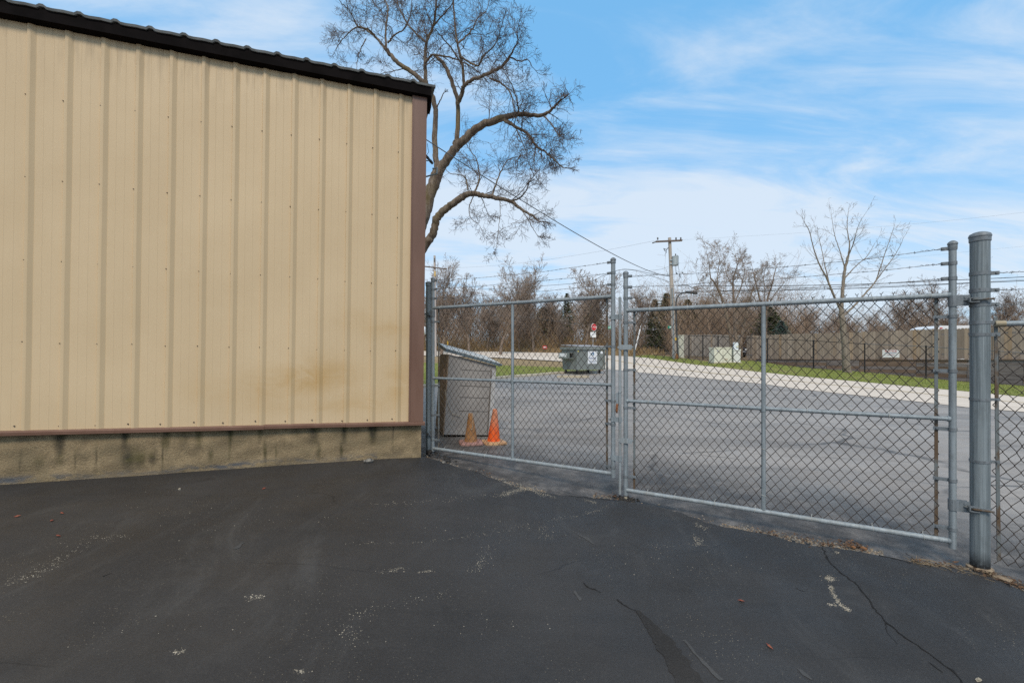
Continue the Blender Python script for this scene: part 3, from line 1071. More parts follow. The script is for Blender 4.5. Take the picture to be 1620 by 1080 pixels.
    for k in range(0, 33):
        c = 0.2448 + 0.2424 * k + .016
        for z in (.006, .669, 1.336, 1.997):
            p = W(c + rr.uniform(-.004, .004), z + rr.uniform(-.006, .006), .006)
            mb.tube([p, p + WN * .009], [.0054, .0038], 6)
        p = W(c + rr.uniform(.0, .05), -.672 + rr.uniform(-.008, .008), .001)
        mb.tube([p, p + WN * .008], [.0070, .0045], 6)
    sc = mb.build('screw', 'screw_metal', b)
    sc['kind'] = 'stuff'
    # --- foundation with drip stains under the ribs
    mb = MB()
    ts = np.concatenate([np.arange(0, 3.9, .012), np.arange(4.0, 8.3, .25)])
    zs = np.linspace(-.728, -1.32, 44)
    uv, st, ws = [], [], []
    rg = np.random.default_rng(4)
    drips = []

    def tpx(px):
        k = (px - 810) / 700
        return (-.92 - 4.5 * k) / (.955 - .296 * k)
    for px, w, ln, am, kd in ((93, .034, .30, 1.0, 0), (60, .05, .10, .5, 1), (30, .012, .12, .5, 1), (118, .008, .12, .6, 1), (150, .010, .16, .7, 1), (196, .026, .16, 1.2, 0), (203, .07, .13, .9, 1), (222, .05, .10, .8, 1), (240, .04, .09, .8, 1),
                              (262, .030, .22, .95, 0), (256, .010, .2, .7, 1), (290, .05, .2, .5, 0), (313, .028, .19, .9, 0), (332, .03, .08, .7, 1), (363, .012, .34, .8, 0), (363, .03, .14, .6, 0), (411, .022, .16, .75, 0), (419, .018, .14, .9, 1), (437, .008, .12, .7, 1),
                              (470, .05, .12, .4, 0), (497, .045, .21, .95, 0), (505, .03, .10, .6, 1), (540, .018, .10, .95, 1), (545, .026, .20, 1.1, 0), (563, .05, .12, .5, 0), (590, .040, .21, 1.35, 0), (622, .008, .36, .7, 0), (645, .09, .14, .45, 0)):
        drips.append((tpx(px), w, ln, am, kd))
    for i, tt in enumerate(ts):
        for j, z in enumerate(zs):
            d = -.022 + .004 * math.sin(tt * 3.1) + .003 * math.sin(z * 40 + tt * 9)
            mb.v.append(W(tt, z, d)); uv.append((tt, z))
            depth = -.728 - z
            s = 0.0
            for (c, w, ln, amt, kind) in drips:
                cc = c + .003 * math.sin(depth * 16 + c * 17)
                wdt = w * (1.1 - .5 * depth / .35)
                x = (tt - cc) / wdt
                if kind == 0:
                    v = math.exp(-abs(x) ** 2.6) * max(0.0, 1 - depth / ln) ** .6
                else:
                    v = math.exp(-abs(x) ** 2.6) * max(0.0, 1 - abs(depth - .24) / ln) ** .8
                s += amt * v
            s += .25 * max(0, 1 - depth / .10) * (0.5 + .5 * math.sin(tt * 5.3 + math.sin(tt * 13)))
            st.append(min(.95, s))
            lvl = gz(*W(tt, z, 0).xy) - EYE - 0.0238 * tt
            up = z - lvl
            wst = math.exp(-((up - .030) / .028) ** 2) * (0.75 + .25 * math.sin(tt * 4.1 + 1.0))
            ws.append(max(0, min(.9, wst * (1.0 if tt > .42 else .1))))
    nz = len(zs)
    for i in range(len(ts) - 1):
        for j in range(nz - 1):
            a = i * nz + j
            mb.f.append((a, a + 1, a + nz + 1, a + nz)); mb.mi.append(0)
    base_n = len(mb.v)
    # end face at the corner
    e = [W(0, -.728, -.022), W(0, -1.32, -.022), W(0, -1.32, -.6), W(0, -.728, -.6)]
    mb.add(e, [(0, 3, 2, 1)])
    uv += [(0, -.728), (0, -1.32), (.6, -1.32), (.6, -.728)]; st += [.2] * 4; ws += [0] * 4
    mb.build('foundation', 'foundation_concrete', b, uv=uv, attrs={'stain': st, 'wash': ws})
    # --- electric fittings on the hidden side wall: insulator, bracket, flood light
    mb = MB()
    q = P(671.5, 211, 5.3)
    mb.tube([q + Vector((-.2, 0, 0)), q], .006, 6)
    mb.lathe([(0.002, -.017), (.014, -.010), (.017, 0), (.014, .010), (.002, .017)], q, 10)
    mb.build('insulator', 'cable_black', b, smooth=60)
    mb = MB()
    q0, q1, q2 = P(655, 285, 5.3), P(690.5, 275, 5.3), P(691.5, 265.5, 5.3)
    mb.tube([q0, q1], .010, 8)
    mb.tube([q1, q2], .012, 8)
    mb.tube([q2, P(684, 267, 5.3)], .009, 8)
    mb.build('service_bracket', 'galvanised', b, smooth=50)
    mb = MB()
    a, c = P(673.5, 246, 5.3), P(684.5, 259, 5.3)
    mb.tube([a, a.lerp(c, .35), a.lerp(c, .4), a.lerp(c, .62), a.lerp(c, .68), c], [.014, .018, .014, .015, .019, .015], 10)
    mb.tube([P(655, 229, 5.3), P(668, 236, 5.3), a], .004, 6)
    mb.tube([P(655, 254, 5.3), P(670, 254, 5.3), P(678, 254.5, 5.3)], .006, 6)
    mb.tube([P(676, 227, 5.3), P(677, 235, 5.3), P(678.5, 240, 5.3), P(675, 246, 5.3)], .003, 5)
    mb.tube([P(671, 230, 5.3), P(672, 240, 5.3), P(673.5, 246, 5.3)], .003, 5)
    mb.build('cable_splice', 'cable_black', b, smooth=50)
    return b


wall_building()

# ------------------------------------------------------------------ gates
GN = Vector((-.5023, -.8647, 0)).normalized()
GU = Vector((.8647, -.5023, 0)).normalized()
UP = Vector((0, 0, 1))


def GP(s, e, off=0.0):
    return Vector((-.8216, 4.79, EYE)) + GU * s + GN * off + UP * e


def mesh_wires(pt, s0, s1, z0, z1, tips=True, w=.0626, v=.0794, r=.0021, seed=1, sag=0.0):
    """chain-link fabric from zigzag wires; pt maps (s, e, off) to world"""
    rg = random.Random(seed)
    P0, P1, RR = [], [], []
    ncol = int(round((s1 - s0) / (w / 2)))
    dw = (s1 - s0) / ncol
    nrow = int(round((z1 - z0) / (v / 2)))
    dv = (z1 - z0) / nrow
    jit = {}

    def node(i, j):
        k = (i, j)
        if k not in jit:
            edge = i in (0, ncol)
            jit[k] = (s0 + i * dw + (0 if edge else rg.uniform(-.0016, .0016)), z0 + j * dv + rg.uniform(-.0018, .0018), .004 * math.sin(i * .31 + 1.3) * math.sin(j * .4))
        return jit[k]
    for c in range(ncol):
        prev = None
        for j in range(nrow + 1):
            side = (c + j) % 2
            n = node(c + side, j)
            off = n[2] + (.0022 if side else -.0022)
            x = n[0] + (.0012 if side else -.0012)
            q = (x, n[1], off)
            if prev is not None:
                P0.append(pt(*prev)); P1.append(pt(*q)); RR.append(r)
            prev = q
    if tips:
        for i in range(0, ncol + 1):
            if (i + nrow) % 2 == 0:
                continue
        for i in range(ncol + 1):
            j = nrow
            if (i + j) % 2 == 0:
                s, e, o = node(i, j)
                m = (s + rg.uniform(-.002, .002), e + .016, o)
                P0.append(pt(s, e, o)); P1.append(pt(*m)); RR.append(r * 1.25)
                for sg in (-1, 1):
                    t1 = (m[0] + sg * rg.uniform(.006, .010), m[1] + rg.uniform(.010, .016), o)
                    P0.append(pt(*m)); P1.append(pt(*t1)); RR.append(r * .9)
                    t2 = (t1[0] + sg * rg.uniform(-.002, .006), t1[1] + rg.uniform(-.004, .006), o)
                    P0.append(pt(*t1)); P1.append(pt(*t2)); RR.append(r * .7)
    mb = MB()
    mb.segs(P0, P1, RR, RR, 4)
    return mb


def barbed_mb(A, B, sag, seed, sp=.115):
    rg = random.Random(seed)
    A, B = Vector(A), Vector(B)
    L = (B - A).length
    n = max(8, int(L / .02))
    mb = MB()
    d = (B - A).normalized()
    side = d.cross(UP).normalized()
    up = side.cross(d)
    kink = [(rg.uniform(0, L), rg.uniform(-.006, .006)) for _ in range(6)]

    def cen(t):
        p = A.lerp(B, t) - UP * (4 * sag * t * (1 - t))
        for (c, a) in kink:
            p = p + UP * (a * math.exp(-((t * L - c) / .12) ** 2))
        return p
    for ph in (0, math.pi):
        pts = []
        for i in range(n + 1):
            t = i / n
            an = t * L / .045 * math.pi + ph
            pts.append(cen(t) + (side * math.cos(an) + up * math.sin(an)) * .0014)
        mb.tube(pts, .0011, 4)
    # barbs
    x = sp * .5
    while x < L:
        c = cen(x / L)
        for q in range(2):
            an = rg.uniform(0, math.pi)
            v = (side * math.cos(an) + up * math.sin(an) + d * rg.uniform(-.4, .4)).normalized()
            mb.tube([c - v * .009, c + v * .009], .0010, 4)
        pts = [c + d * ((k - 4) * .0016) + (side * math.cos(k * 1.6) + up * math.sin(k * 1.6)) * .0028 for k in range(9)]
        mb.tube(pts, .0011, 4)
        x += sp * rg.uniform(.92, 1.08)
    # twisted ends
    for (E_, sg) in ((A, 1), (B, -1)):
        pts = []
        for k in range(20):
            x = k * .005
            an = k * 1.1
            pts.append(E_ + d * (sg * x) + (side * math.cos(an) + up * math.sin(an)) * .0036)
        mb.tube(pts, .0012, 4)
    return mb


def band_mb(c, r, h, tab_dir, tab_len, bolt=True):
    """flat steel band around a pipe with a bolted tab"""
    mb = MB()
    mb.tube([c - UP * h / 2, c + UP * h / 2], r + .0032, 16)
    ctr = c + tab_dir * (r + tab_len / 2)
    nrm = tab_dir.cross(UP)
    for sg in (-1, 1):
        mb.box(ctr + nrm * (.0035 * sg), (tab_len / 2, .0018, h / 2), (tab_dir, nrm, UP))
    if bolt:
        q = c + tab_dir * (r + tab_len * .72)
        mb.tube([q - nrm * .011, q + nrm * .011], .0055, 6)
        mb.tube([q + nrm * .006, q + nrm * .010], .0085, 6)
        mb.tube([q - nrm * .010, q - nrm * .006], .0085, 6)
    return mb


def cap_profile(r, dome=.018):
    return [(r + .002, -.035), (r + .004, -.033), (r + .004, -.008), (r + .0065, -.006), (r + .0065, .0), (r + .002, dome * .45), (r * .7, dome * .8), (r * .35, dome * .97), (.002, dome)]


def tie_mb(c, axis, r, rg):
    """aluminium tie wire wrapped round a pipe"""
    mb = MB()
    axis = axis.normalized()
    u = axis.orthogonal().normalized()
    w = axis.cross(u)
    pts = []
    lean = rg.uniform(-.004, .004)
    for k in range(11):
        an = 2 * math.pi * k / 10
        pts.append(c + (u * math.cos(an) + w * math.sin(an)) * (r + .0016) + axis * (lean * math.cos(an)))
    mb.tube(pts, .0017, 5, caps=False)
    e = c - GN * .02 + UP * (r + .012) + axis * rg.uniform(-.008, .008)
    mb.tube([c - GN * .012 + UP * (r * .8), e, e + axis * .006 + UP * .004], .0016, 5)
    return mb


RS, RR_, RM = .0185, .0150, .0145      # stile, rail and brace radii


def gate_leaf(label, s0, s1, et, em, eb, stop, barb, sbot, bars, bandz, seed):
    rg = random.Random(seed)
    root = thing('gate_leaf', label, 'gate', GP((s0 + s1) / 2, eb - .1), 'pair of chain-link gate leaves')
    for s in (s0, s1):
        mb = MB()
        mb.tube([GP(s, sbot), GP(s, stop)], RS, 18)
        # weld beads where the rails meet it
        for e in (et, em, eb):
            mb.tube([GP(s, e) + GU * (.010 * (1 if s == s0 else -1)), GP(s, e) + GU * (.024 * (1 if s == s0 else -1))], [RR_ + .006, RR_ + .002], 14)
        mb.build('stile', 'galvanised', root, smooth=50)
        mb = MB()
        mb.lathe(cap_profile(RS), GP(s, stop), 16)
        mb.build('post_cap', 'galvanised_dark', root, smooth=40)
    sm = (s0 + s1) / 2
    for nm, e in (('top_rail', et), ('bottom_rail', eb)):
        mb = MB()
        mb.tube([GP(s0 + RS, e), GP(s1 - RS, e)], RR_ + .0015, 16)
        mb.build(nm, 'galvanised_pale' if nm == 'bottom_rail' else 'galvanised', root, smooth=50)
    for a, b in ((s0 + RS, sm - RM), (sm + RM, s1 - RS)):
        mb = MB()
        mb.tube([GP(a, em), GP(a + .02, em), GP(b - .02, em), GP(b, em)], [RM + .001, RM - .001, RM - .001, RM + .001], 14)
        mb.build('middle_rail', 'galvanised', root, smooth=50)
    mb = MB()
    mb.tube([GP(sm, eb + RR_), GP(sm, et - RR_)], RM, 14)
    for e in (em,):
        mb.tube([GP(sm, e - .022), GP(sm, e + .022)], RM + .003, 14)
    mb.build('brace', 'galvanised', root, smooth=50)
    # fabric and tension bars, on the far side of the rails
    off = -.022
    ba, bb = s0 + bars[0], s1 - bars[1]
    fb, ft = eb + .004, et + .012
    mesh_wires(lambda s, e, o: GP(s, e, off + o), ba - .012, bb + .012, fb, ft, True, seed=seed).build('chain_mesh', 'mesh_wire', root)
    for i, s in enumerate((ba, bb)):
        mb = MB()
        mb.box(GP(s, (eb + et) / 2, off), (.0085, .0028, (et - eb) / 2 + .02), (GU, GN, UP))
        mb.build('tension_bar', 'rusty_bar', root)
    for (s, dr, zl) in ((s0, 1, bandz[0]), (s1, -1, bandz[1])):
        for e in zl:
            tl = (bars[0] if dr > 0 else bars[1]) - RS + .018
            band_mb(GP(s, e), RS, .020, (GU * dr - GN * .2).normalized(), tl).build('tension_band', 'galvanised_dark', root, smooth=40)
    # barbed wire on short bands above the top rail
    for e, sg in barb:
        for s, dr in ((s0, 1), (s1, -1)):
            band_mb(GP(s, e), RS, .021, GU * dr, .035).build('wire_band', 'galvanised_dark', root, smooth=40)
        barbed_mb(GP(s0 + RS + .035, e), GP(s1 - RS - .035, e), sg, seed + int(e * 100)).build('barbed_wire', 'barbed', root)
    # tie wires
    for e in (et, em, eb):
        k = 7 if e != em else 4
        for i in range(k):
            s = s0 + (s1 - s0) * (i + .5 + rg.uniform(-.2, .2)) / k
            if abs(s - sm) < .05:
                s += .09
            tie_mb(GP(s, e), GU, RR_ + .001, rg).build('wire_tie', 'galvanised_wire', root)
    for e in (et - .45, em - .3, em - .62):
        tie_mb(GP(sm, e + rg.uniform(-.05, .05)), UP + GU * .25, RM, rg).build('wire_tie', 'galvanised_wire', root)
    return root


S = (-.044, 1.957, 2.066, 4.0965)
left = gate_leaf('chain-link gate leaf hung beside the tan building, with the cones behind it', S[0], S[1], .479, -.281, -1.044, .797,
                 ((.775, .02), (.682, .015), (.583, .01)), -1.075, (.062, .062),
                 ((.33, -.36, -.68, -.95), (.05, -.42, -.62, -.99)), 21)
right = gate_leaf('chain-link gate leaf hung on the thick end post, the wider one in view', S[2], S[3], .352, -.412, -1.166, .671,
                  ((.641, .03), (.549, .02), (.456, .012)), -1.208, (.066, .070),
                  ((.25, -.15, -.47, -1.05), (.22, -.115, -.475, -.79, -1.09)), 22)

# hinges: plate on the stile, pin and post clamp
PB = GP(4.2116 + .006, 0)
POST_R = .0445


def hinge(root, s, e, sgn, post_c, post_r, pin=.10):
    mb = MB()
    c = GP(s, e)
    mb.tube([c - UP * .034, c + UP * .034], RS + .004, 18)
    d = (Vector((post_c.x, post_c.y, 0)) - Vector((c.x, c.y, 0)))
    L = d.length
    d.normalize()
    nr = d.cross(UP)
    pl = max(.02, L - post_r - RS * .5)
    mb.box(c + d * (pl * .5) + GN * (RS + .001), (pl * .5 + .006, .003, .033), (d, nr, UP))
    mb.box(c + d * (pl * .62) - GN * (RS - .004), (pl * .38, .003, .030), (d, nr, UP))
    for k in (-.018, .018):
        q = c + d * (pl * .75) + UP * k
        mb.tube([q + GN * (RS + .008), q - GN * .012], .006, 6)
    mb.build('hinge_plate', 'galvanised_dark', root, smooth=35)
    mb = MB()
    pc = Vector((post_c.x, post_c.y, c.z))
    a = pc - d * (post_r + .004) + GN * (post_r * .55)
    mb.box(a + d * .012 + UP * .010 + GN * .018, (.020, .016, .003), (d, GN, UP))
    mb.box(a + d * .012 - UP * .014 + GN * .018, (.020, .016, .003), (d, GN, UP))
    mb.box(a - d * .010 + GN * .018 - UP * .002, (.003, .016, .013), (d, GN, UP))
    mb.build('hinge_clamp', 'galvanised_dark', root)
    mb = MB()
    st = c + d * (pl * .7) + GN * (RS + .004)
    en = pc + d * (post_r * 1.0) + GN * (post_r + .014)
    mid_ = pc - d * (post_r * .8) + GN * (post_r + .014)
    mb.tube([st, mid_, en], .0058, 8)
    mb.build('hinge_bolt', 'rusty_bar', root, smooth=40)


hinge(right, S[3], .315, 1, PB, POST_R)
hinge(right, S[3], -.938, 1, PB, POST_R)
PL = GP(-.106, 0)
hinge(left, S[0], .415, -1, PL, .029)
hinge(left, S[0], -.885, -1, PL, .029)


# drop rod with its collars, latch forks and handle (moves with the left leaf)
def drop_rod():
    s = 2.020
    mb = MB()
    mb.tube([GP(s, -1.205, .014), GP(s, .468, .014)], .0118, 14)
    mb.tube([GP(s, -.345, .014), GP(s, -.335, .014)], .016, 14)
    mb.build('drop_rod', 'galvanised_pale', left, smooth=40)
    for e in (.300, -.575, -.905):
        mb = MB()
        c = GP(S[1], e)
        mb.tube([c - UP * .020, c + UP * .020], RS + .0035, 16)
        mb.box(GP((S[1] + s) / 2 + .004, e, .019), (.046, .0028, .020), (GU, GN, UP))
        mb.box(GP((S[1] + s) / 2 + .004, e, -.003), (.040, .0028, .018), (GU, GN, UP))
        c2 = GP(s, e, .014)
        mb.tube([c2 - UP * .020, c2 + UP * .020], .0158, 14)
        mb.tube([GP(S[1] - .034, e, .014), GP(S[1] - .018, e, .014)], .010, 6)
        mb.build('rod_collar', 'galvanised', left, smooth=40)
    for e in (.042, -.745):
        mb = MB()
        mb.box(GP(s + .052, e, .026), (.052, .0030, .021), (GU, GN, UP))
        mb.tube([GP(s - .004, e, .030), GP(s - .004, e, .012)], .013, 10)
        mb.tube([GP(s + .10, e, .030), GP(s + .10, e, -.004)], .009, 6)
        mb.build('latch_fork', 'galvanised_pale', left, smooth=40)
    mb = MB()
    mb.box(GP(s - .022, -.40, .016), (.010, .005, .055), (GU, GN, UP))
    mb.build('latch_plate', 'galvanised', left)
    mb = MB()
    mb.tube([GP(s - .020, -.44, .024), GP(s - .020, -.46, .034), GP(s - .022, -.50, .034), GP(s - .022, -.515, .026)], [.008, .011, .010, .006], 8)
    mb.build('latch_handle', 'rust', left, smooth=50)


drop_rod()


def gate_posts():
    # thick end post on the right
    bz = gz(PB.x, PB.y)
    r = thing('gate_post', 'thick round galvanised end post with domed cap at the right', 'post', (PB.x, PB.y, bz))
    mb = MB()
    zs = np.linspace(bz - .15, EYE + .695, 40)
    mb.tube([(PB.x, PB.y, z) for z in zs], POST_R, 40)
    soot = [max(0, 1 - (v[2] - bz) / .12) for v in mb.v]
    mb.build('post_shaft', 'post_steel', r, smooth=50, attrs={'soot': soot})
    mb = MB()
    mb.lathe(cap_profile(POST_R, .026), (PB.x, PB.y, EYE + .700), 36)
    mb.build('post_cap', 'galvanised_dark', r, smooth=40)
    d = FU
    for e in (.473, .371, .285):
        band_mb(Vector((PB.x, PB.y, EYE + e)), POST_R, .022, d, .042).build('wire_band', 'galvanised_dark', r, smooth=40)
    for e in (.178, .106, -.283, -.655):
        band_mb(Vector((PB.x, PB.y, EYE + e)), POST_R, .016 if e < .1 else .020, d, .045).build('brace_band', 'galvanised_dark', r, smooth=40)
    for e in (-.938, .305):
        mb = MB()
        mb.tube([(PB.x, PB.y, EYE + e - .011), (PB.x, PB.y, EYE + e + .009)], POST_R + .0035, 36)
        mb.build('hinge_band', 'galvanised_dark', r, smooth=40)
    mb = MB()
    mb.lathe([(POST_R + .018, -.05), (POST_R + .016, .006), (POST_R + .004, .012)], (PB.x, PB.y, bz), 24)
    mb.build('footing', 'stone_tan', r, smooth=50)
    # slim post next to the building
    bz = gz(PL.x, PL.y)
    r = thing('gate_post', 'slim round galvanised post next to the brown building corner', 'post', (PL.x, PL.y, bz))
    mb = MB()
    zs = np.linspace(bz - .1, EYE + .755, 30)
    mb.tube([(PL.x, PL.y, z) for z in zs], .029, 24)
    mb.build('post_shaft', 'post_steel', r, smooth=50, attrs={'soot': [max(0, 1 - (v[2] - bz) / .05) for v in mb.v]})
    mb = MB()
    mb.lathe(cap_profile(.029, .016), (PL.x, PL.y, EYE + .757), 24)
    mb.build('post_cap', 'galvanised', r, smooth=40)


def post_mat():
    t = MT('post_steel', 0.55, 0.22, 0.4)
    v = t.coord(scale=(1, 1, 0.015))
    f = t.rng(t.noise(90, 4, 0.6, v), 0.36, 0.66)
    c = t.mix(f, (0.135, 0.16, 0.172), (0.25, 0.285, 0.30))
    c = t.mix(t.mul(t.rng(t.noise(40, 3, 0.6, v), 0.5, 0.62), 0.5), c, (0.32, 0.355, 0.365))
    g = t.rng(t.noise(14, 6, 0.7, t.coord(scale=(1, 1, .4))), 0.48, 0.72)
    c = t.mix(t.mul(g, 0.5), c, (0.115, 0.13, 0.135))
    sp = t.mul(t.rng(t.voro(60), 0.05, 0.14, 1, 0), t.rng(t.noise(12, 2), 0.52, 0.62))
    c = t.mix(t.mul(sp, .7), c, (0.06, 0.06, 0.065))
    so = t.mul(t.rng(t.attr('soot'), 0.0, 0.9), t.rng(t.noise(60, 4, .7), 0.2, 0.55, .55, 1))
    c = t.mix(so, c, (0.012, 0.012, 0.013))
    t.color(c)
    t.roughness(t.rng(t.noise(25, 4), 0.3, 0.7, 0.5, 0.7))
    t.bump(t.noise(120, 3), 0.12, 0.002)
    M['post_steel'] = t.m


post_mat()
FU = Vector((.93, -.37, 0)).normalized()        # fence to the right of the thick post
FN = Vector((-.37, -.93, 0)).normalized()
gate_posts()


def FP(s, e, off=0.0):
    return Vector((PB.x, PB.y, EYE)) + FU * s + FN * off + UP * e


def side_fence():
    gzz = gz(*FP(1.2, 0).xy) - EYE
    r = thing('chain_link_fence', 'chain-link fence running out of frame past the thick end post', 'fence', (FP(.6, 0).x, FP(.6, 0).y, EYE + gzz))
    T = 3.2
    mb = MB()
    mb.tube([FP(.088, .170), FP(T, .170)], .0155, 16)
    mb.build('top_rail', 'galvanised', r, smooth=50)
    mb = MB()
    mb.tube([FP(.066, .170), FP(.074, .170), FP(.112, .170), FP(.112, .170)], [.016, .0195, .0195, .0160], 16)
    mb.build('rail_end', 'cap_tan', r, smooth=40)
    mb = MB()
    mb.box(FP(.088, (-1.25 + .21) / 2, -.020), (.0085, .0028, .73), (FU, FN, (UP + FU * -.010).normalized()))
    mb.build('tension_bar', 'rusty_bar', r)

    def fp(s, e, o):
        k = max(0.0, (.17 - e))
        return FP(s + (.012 * math.sin(e * 9) if s < .2 else 0) - .01 * k, e - .035 * s * (1 if e < -.9 else 0), -.020 + o)
    mesh_wires(fp, .078, T, -1.27, .160, True, seed=33).build('chain_mesh', 'mesh_wire', r)
    for e, e2 in ((.473, .52), (.371, .405), (.285, .30)):
        barbed_mb(FP(.085, e), FP(T, e2), .02, 50 + int(100 * e)).build('barbed_wire', 'barbed', r)
    rg = random.Random(3)
    for i in range(7):
        tie_mb(FP(.2 + i * .4, .170), FU, .0155, rg).build('wire_tie', 'galvanised_wire', r)
    mb = MB()
    mb.tube([FP(T, -1.5), FP(T, .62)], .0300, 20)
    mb.build('line_post', 'galvanised', r, smooth=50)


two('cap_tan', (0.30, 0.25, 0.17), (0.38, 0.34, 0.26), 20, rough=0.6, metal=0.3)
side_fence()


# ------------------------------------------------------------------ surface wear on the sealed yard
def px_line(pts, step=.05):
    return smooth_line([G(*p) for p in pts], step)


def wear():
    cr = px_line([(1302, 866), (1310, 885), (1330, 905), (1350, 920), (1365, 935), (1388, 968), (1410, 990), (1428, 1005), (1450, 1020), (1480, 1040), (1505, 1060), (1525, 1082), (1540, 1100)], .02)
    rg = random.Random(9)
    cr = [(x + rg.uniform(-.006, .006), y + rg.uniform(-.005, .005)) for x, y in cr]
    ws = [.004 + .005 * abs(math.sin(i * .7)) * rg.random() + .002 for i in range(len(cr))]
    ribbon(cr, ws, .0018, .5, 4, on=pave).build('crack', 'crack_black', pave)
    for pl, w in (([(924, 922), (932, 930), (941, 932), (950, 937)], .006), ([(976, 948), (990, 958), (1000, 964), (1008, 966)], .006), ([(1432, 874), (1440, 880), (1448, 888)], .006),
                  ([(1470, 1048), (1482, 1056), (1492, 1063)], .003), ([(1400, 985), (1404, 1000), (1420, 1018)], .0025), ([(1258, 930), (1275, 936)], .002),
                  ([(163, 912), (172, 908), (178, 906)], .005), ([(900, 784), (960, 790), (980, 792)], .006), ([(880, 772), (900, 780), (930, 786)], .006), ([(1390, 878), (1418, 884), (1440, 890)], .010)):
        c = px_line(pl, .015)
        c = [(x + rg.uniform(-.004, .004), y + rg.uniform(-.003, .003)) for x, y in c]
        ribbon(c, [w * rg.uniform(.4, 1.2) for _ in c], .0018, .5, 5, on=pave).build('crack', 'crack_black', pave)
    # rough strip of patching
    c = px_line([(1008, 966), (1022, 980), (1040, 1003), (1060, 1030), (1080, 1060), (1100, 1095)], .02)
    ws = [.02 + .075 * min(1, i / (len(c) * .5)) for i in range(len(c))]
    ribbon(c, ws, .0022, .25, 6, on=pave).build('patch', 'tar_patch', pave)
    c = px_line([(1082, 1012), (1094, 1026), (1108, 1042), (1122, 1056), (1140, 1076)], .02)
    ribbon(c, [.012 + .012 * rg.random() for _ in c], .0020, .6, 7, on=pave).build('scuff', 'pale_scuff', pave)
    for pl, w in (([(370, 868), (385, 858)], .035), ([(915, 845), (930, 853), (942, 862)], .022), ([(909, 934), (918, 950)], .018), ([(1265, 1058), (1285, 1075)], .018)):
        if w == 0:
            continue
        c = px_line(pl, .02)
        ribbon(c, [w * (.3 + .9 * math.sin(math.pi * (i + .5) / len(c))) * rg.uniform(.7, 1.2) for i in range(len(c))], .0018, .6, 8, on=pave).build('scuff', 'pale_scuff', pave)


wear()


def stones(name, label, spots, mat, size, seed, flat=.6, kind='stuff', lift=0.0):
    rg = random.Random(seed)
    mb = MB()
    for (x, y, sz) in spots:
        s = size * sz * rg.uniform(.5, 1.4)
        z = gz(x, y) + lift
        n = 5
        an0 = rg.uniform(0, 6.28)
        vs = []
        el = rg.uniform(.6, 1.0)
        ro = rg.uniform(0, 6.28)
        for lev, rr, hh in ((0, 1.0, -.25), (1, .95, .35), (2, .45, .9)):
            for k in range(n):
                a = an0 + 6.283 * k / n + rg.uniform(-.3, .3)
                u = rr * rg.uniform(.75, 1.1) * s
                px_, py_ = math.cos(a) * u, math.sin(a) * u * el
                vs.append((x + px_ * math.cos(ro) - py_ * math.sin(ro), y + px_ * math.sin(ro) + py_ * math.cos(ro), z + hh * s * flat))
        fs = []
        for l in range(2):
            for k in range(n):
                fs.append((l * n + k, l * n + (k + 1) % n, (l + 1) * n + (k + 1) % n, (l + 1) * n + k))
        fs.append(tuple(2 * n + k for k in range(n)))
        mb.add(vs, fs)
    o = mb.build(name, mat)
    return tag(o, label, name.replace('_', ' '), kind=kind)


def scatter_px(lines, seed):
    """(pixel polyline, count, spread in px across, along) -> ground spots"""
    rg = random.Random(seed)
    out = []
    for pts, cnt, sp in lines:
        for _ in range(cnt):
            i = rg.randrange(len(pts) - 1)
            t = rg.random()
            px = pts[i][0] * (1 - t) + pts[i + 1][0] * t + rg.gauss(0, sp)
            py = pts[i][1] * (1 - t) + pts[i + 1][1] * t + rg.gauss(0, sp * .45)
            if py < 700:
                continue
            x, y = G(px, py)
            out.append((x, y, rg.uniform(.5, 1.2)))
    return out


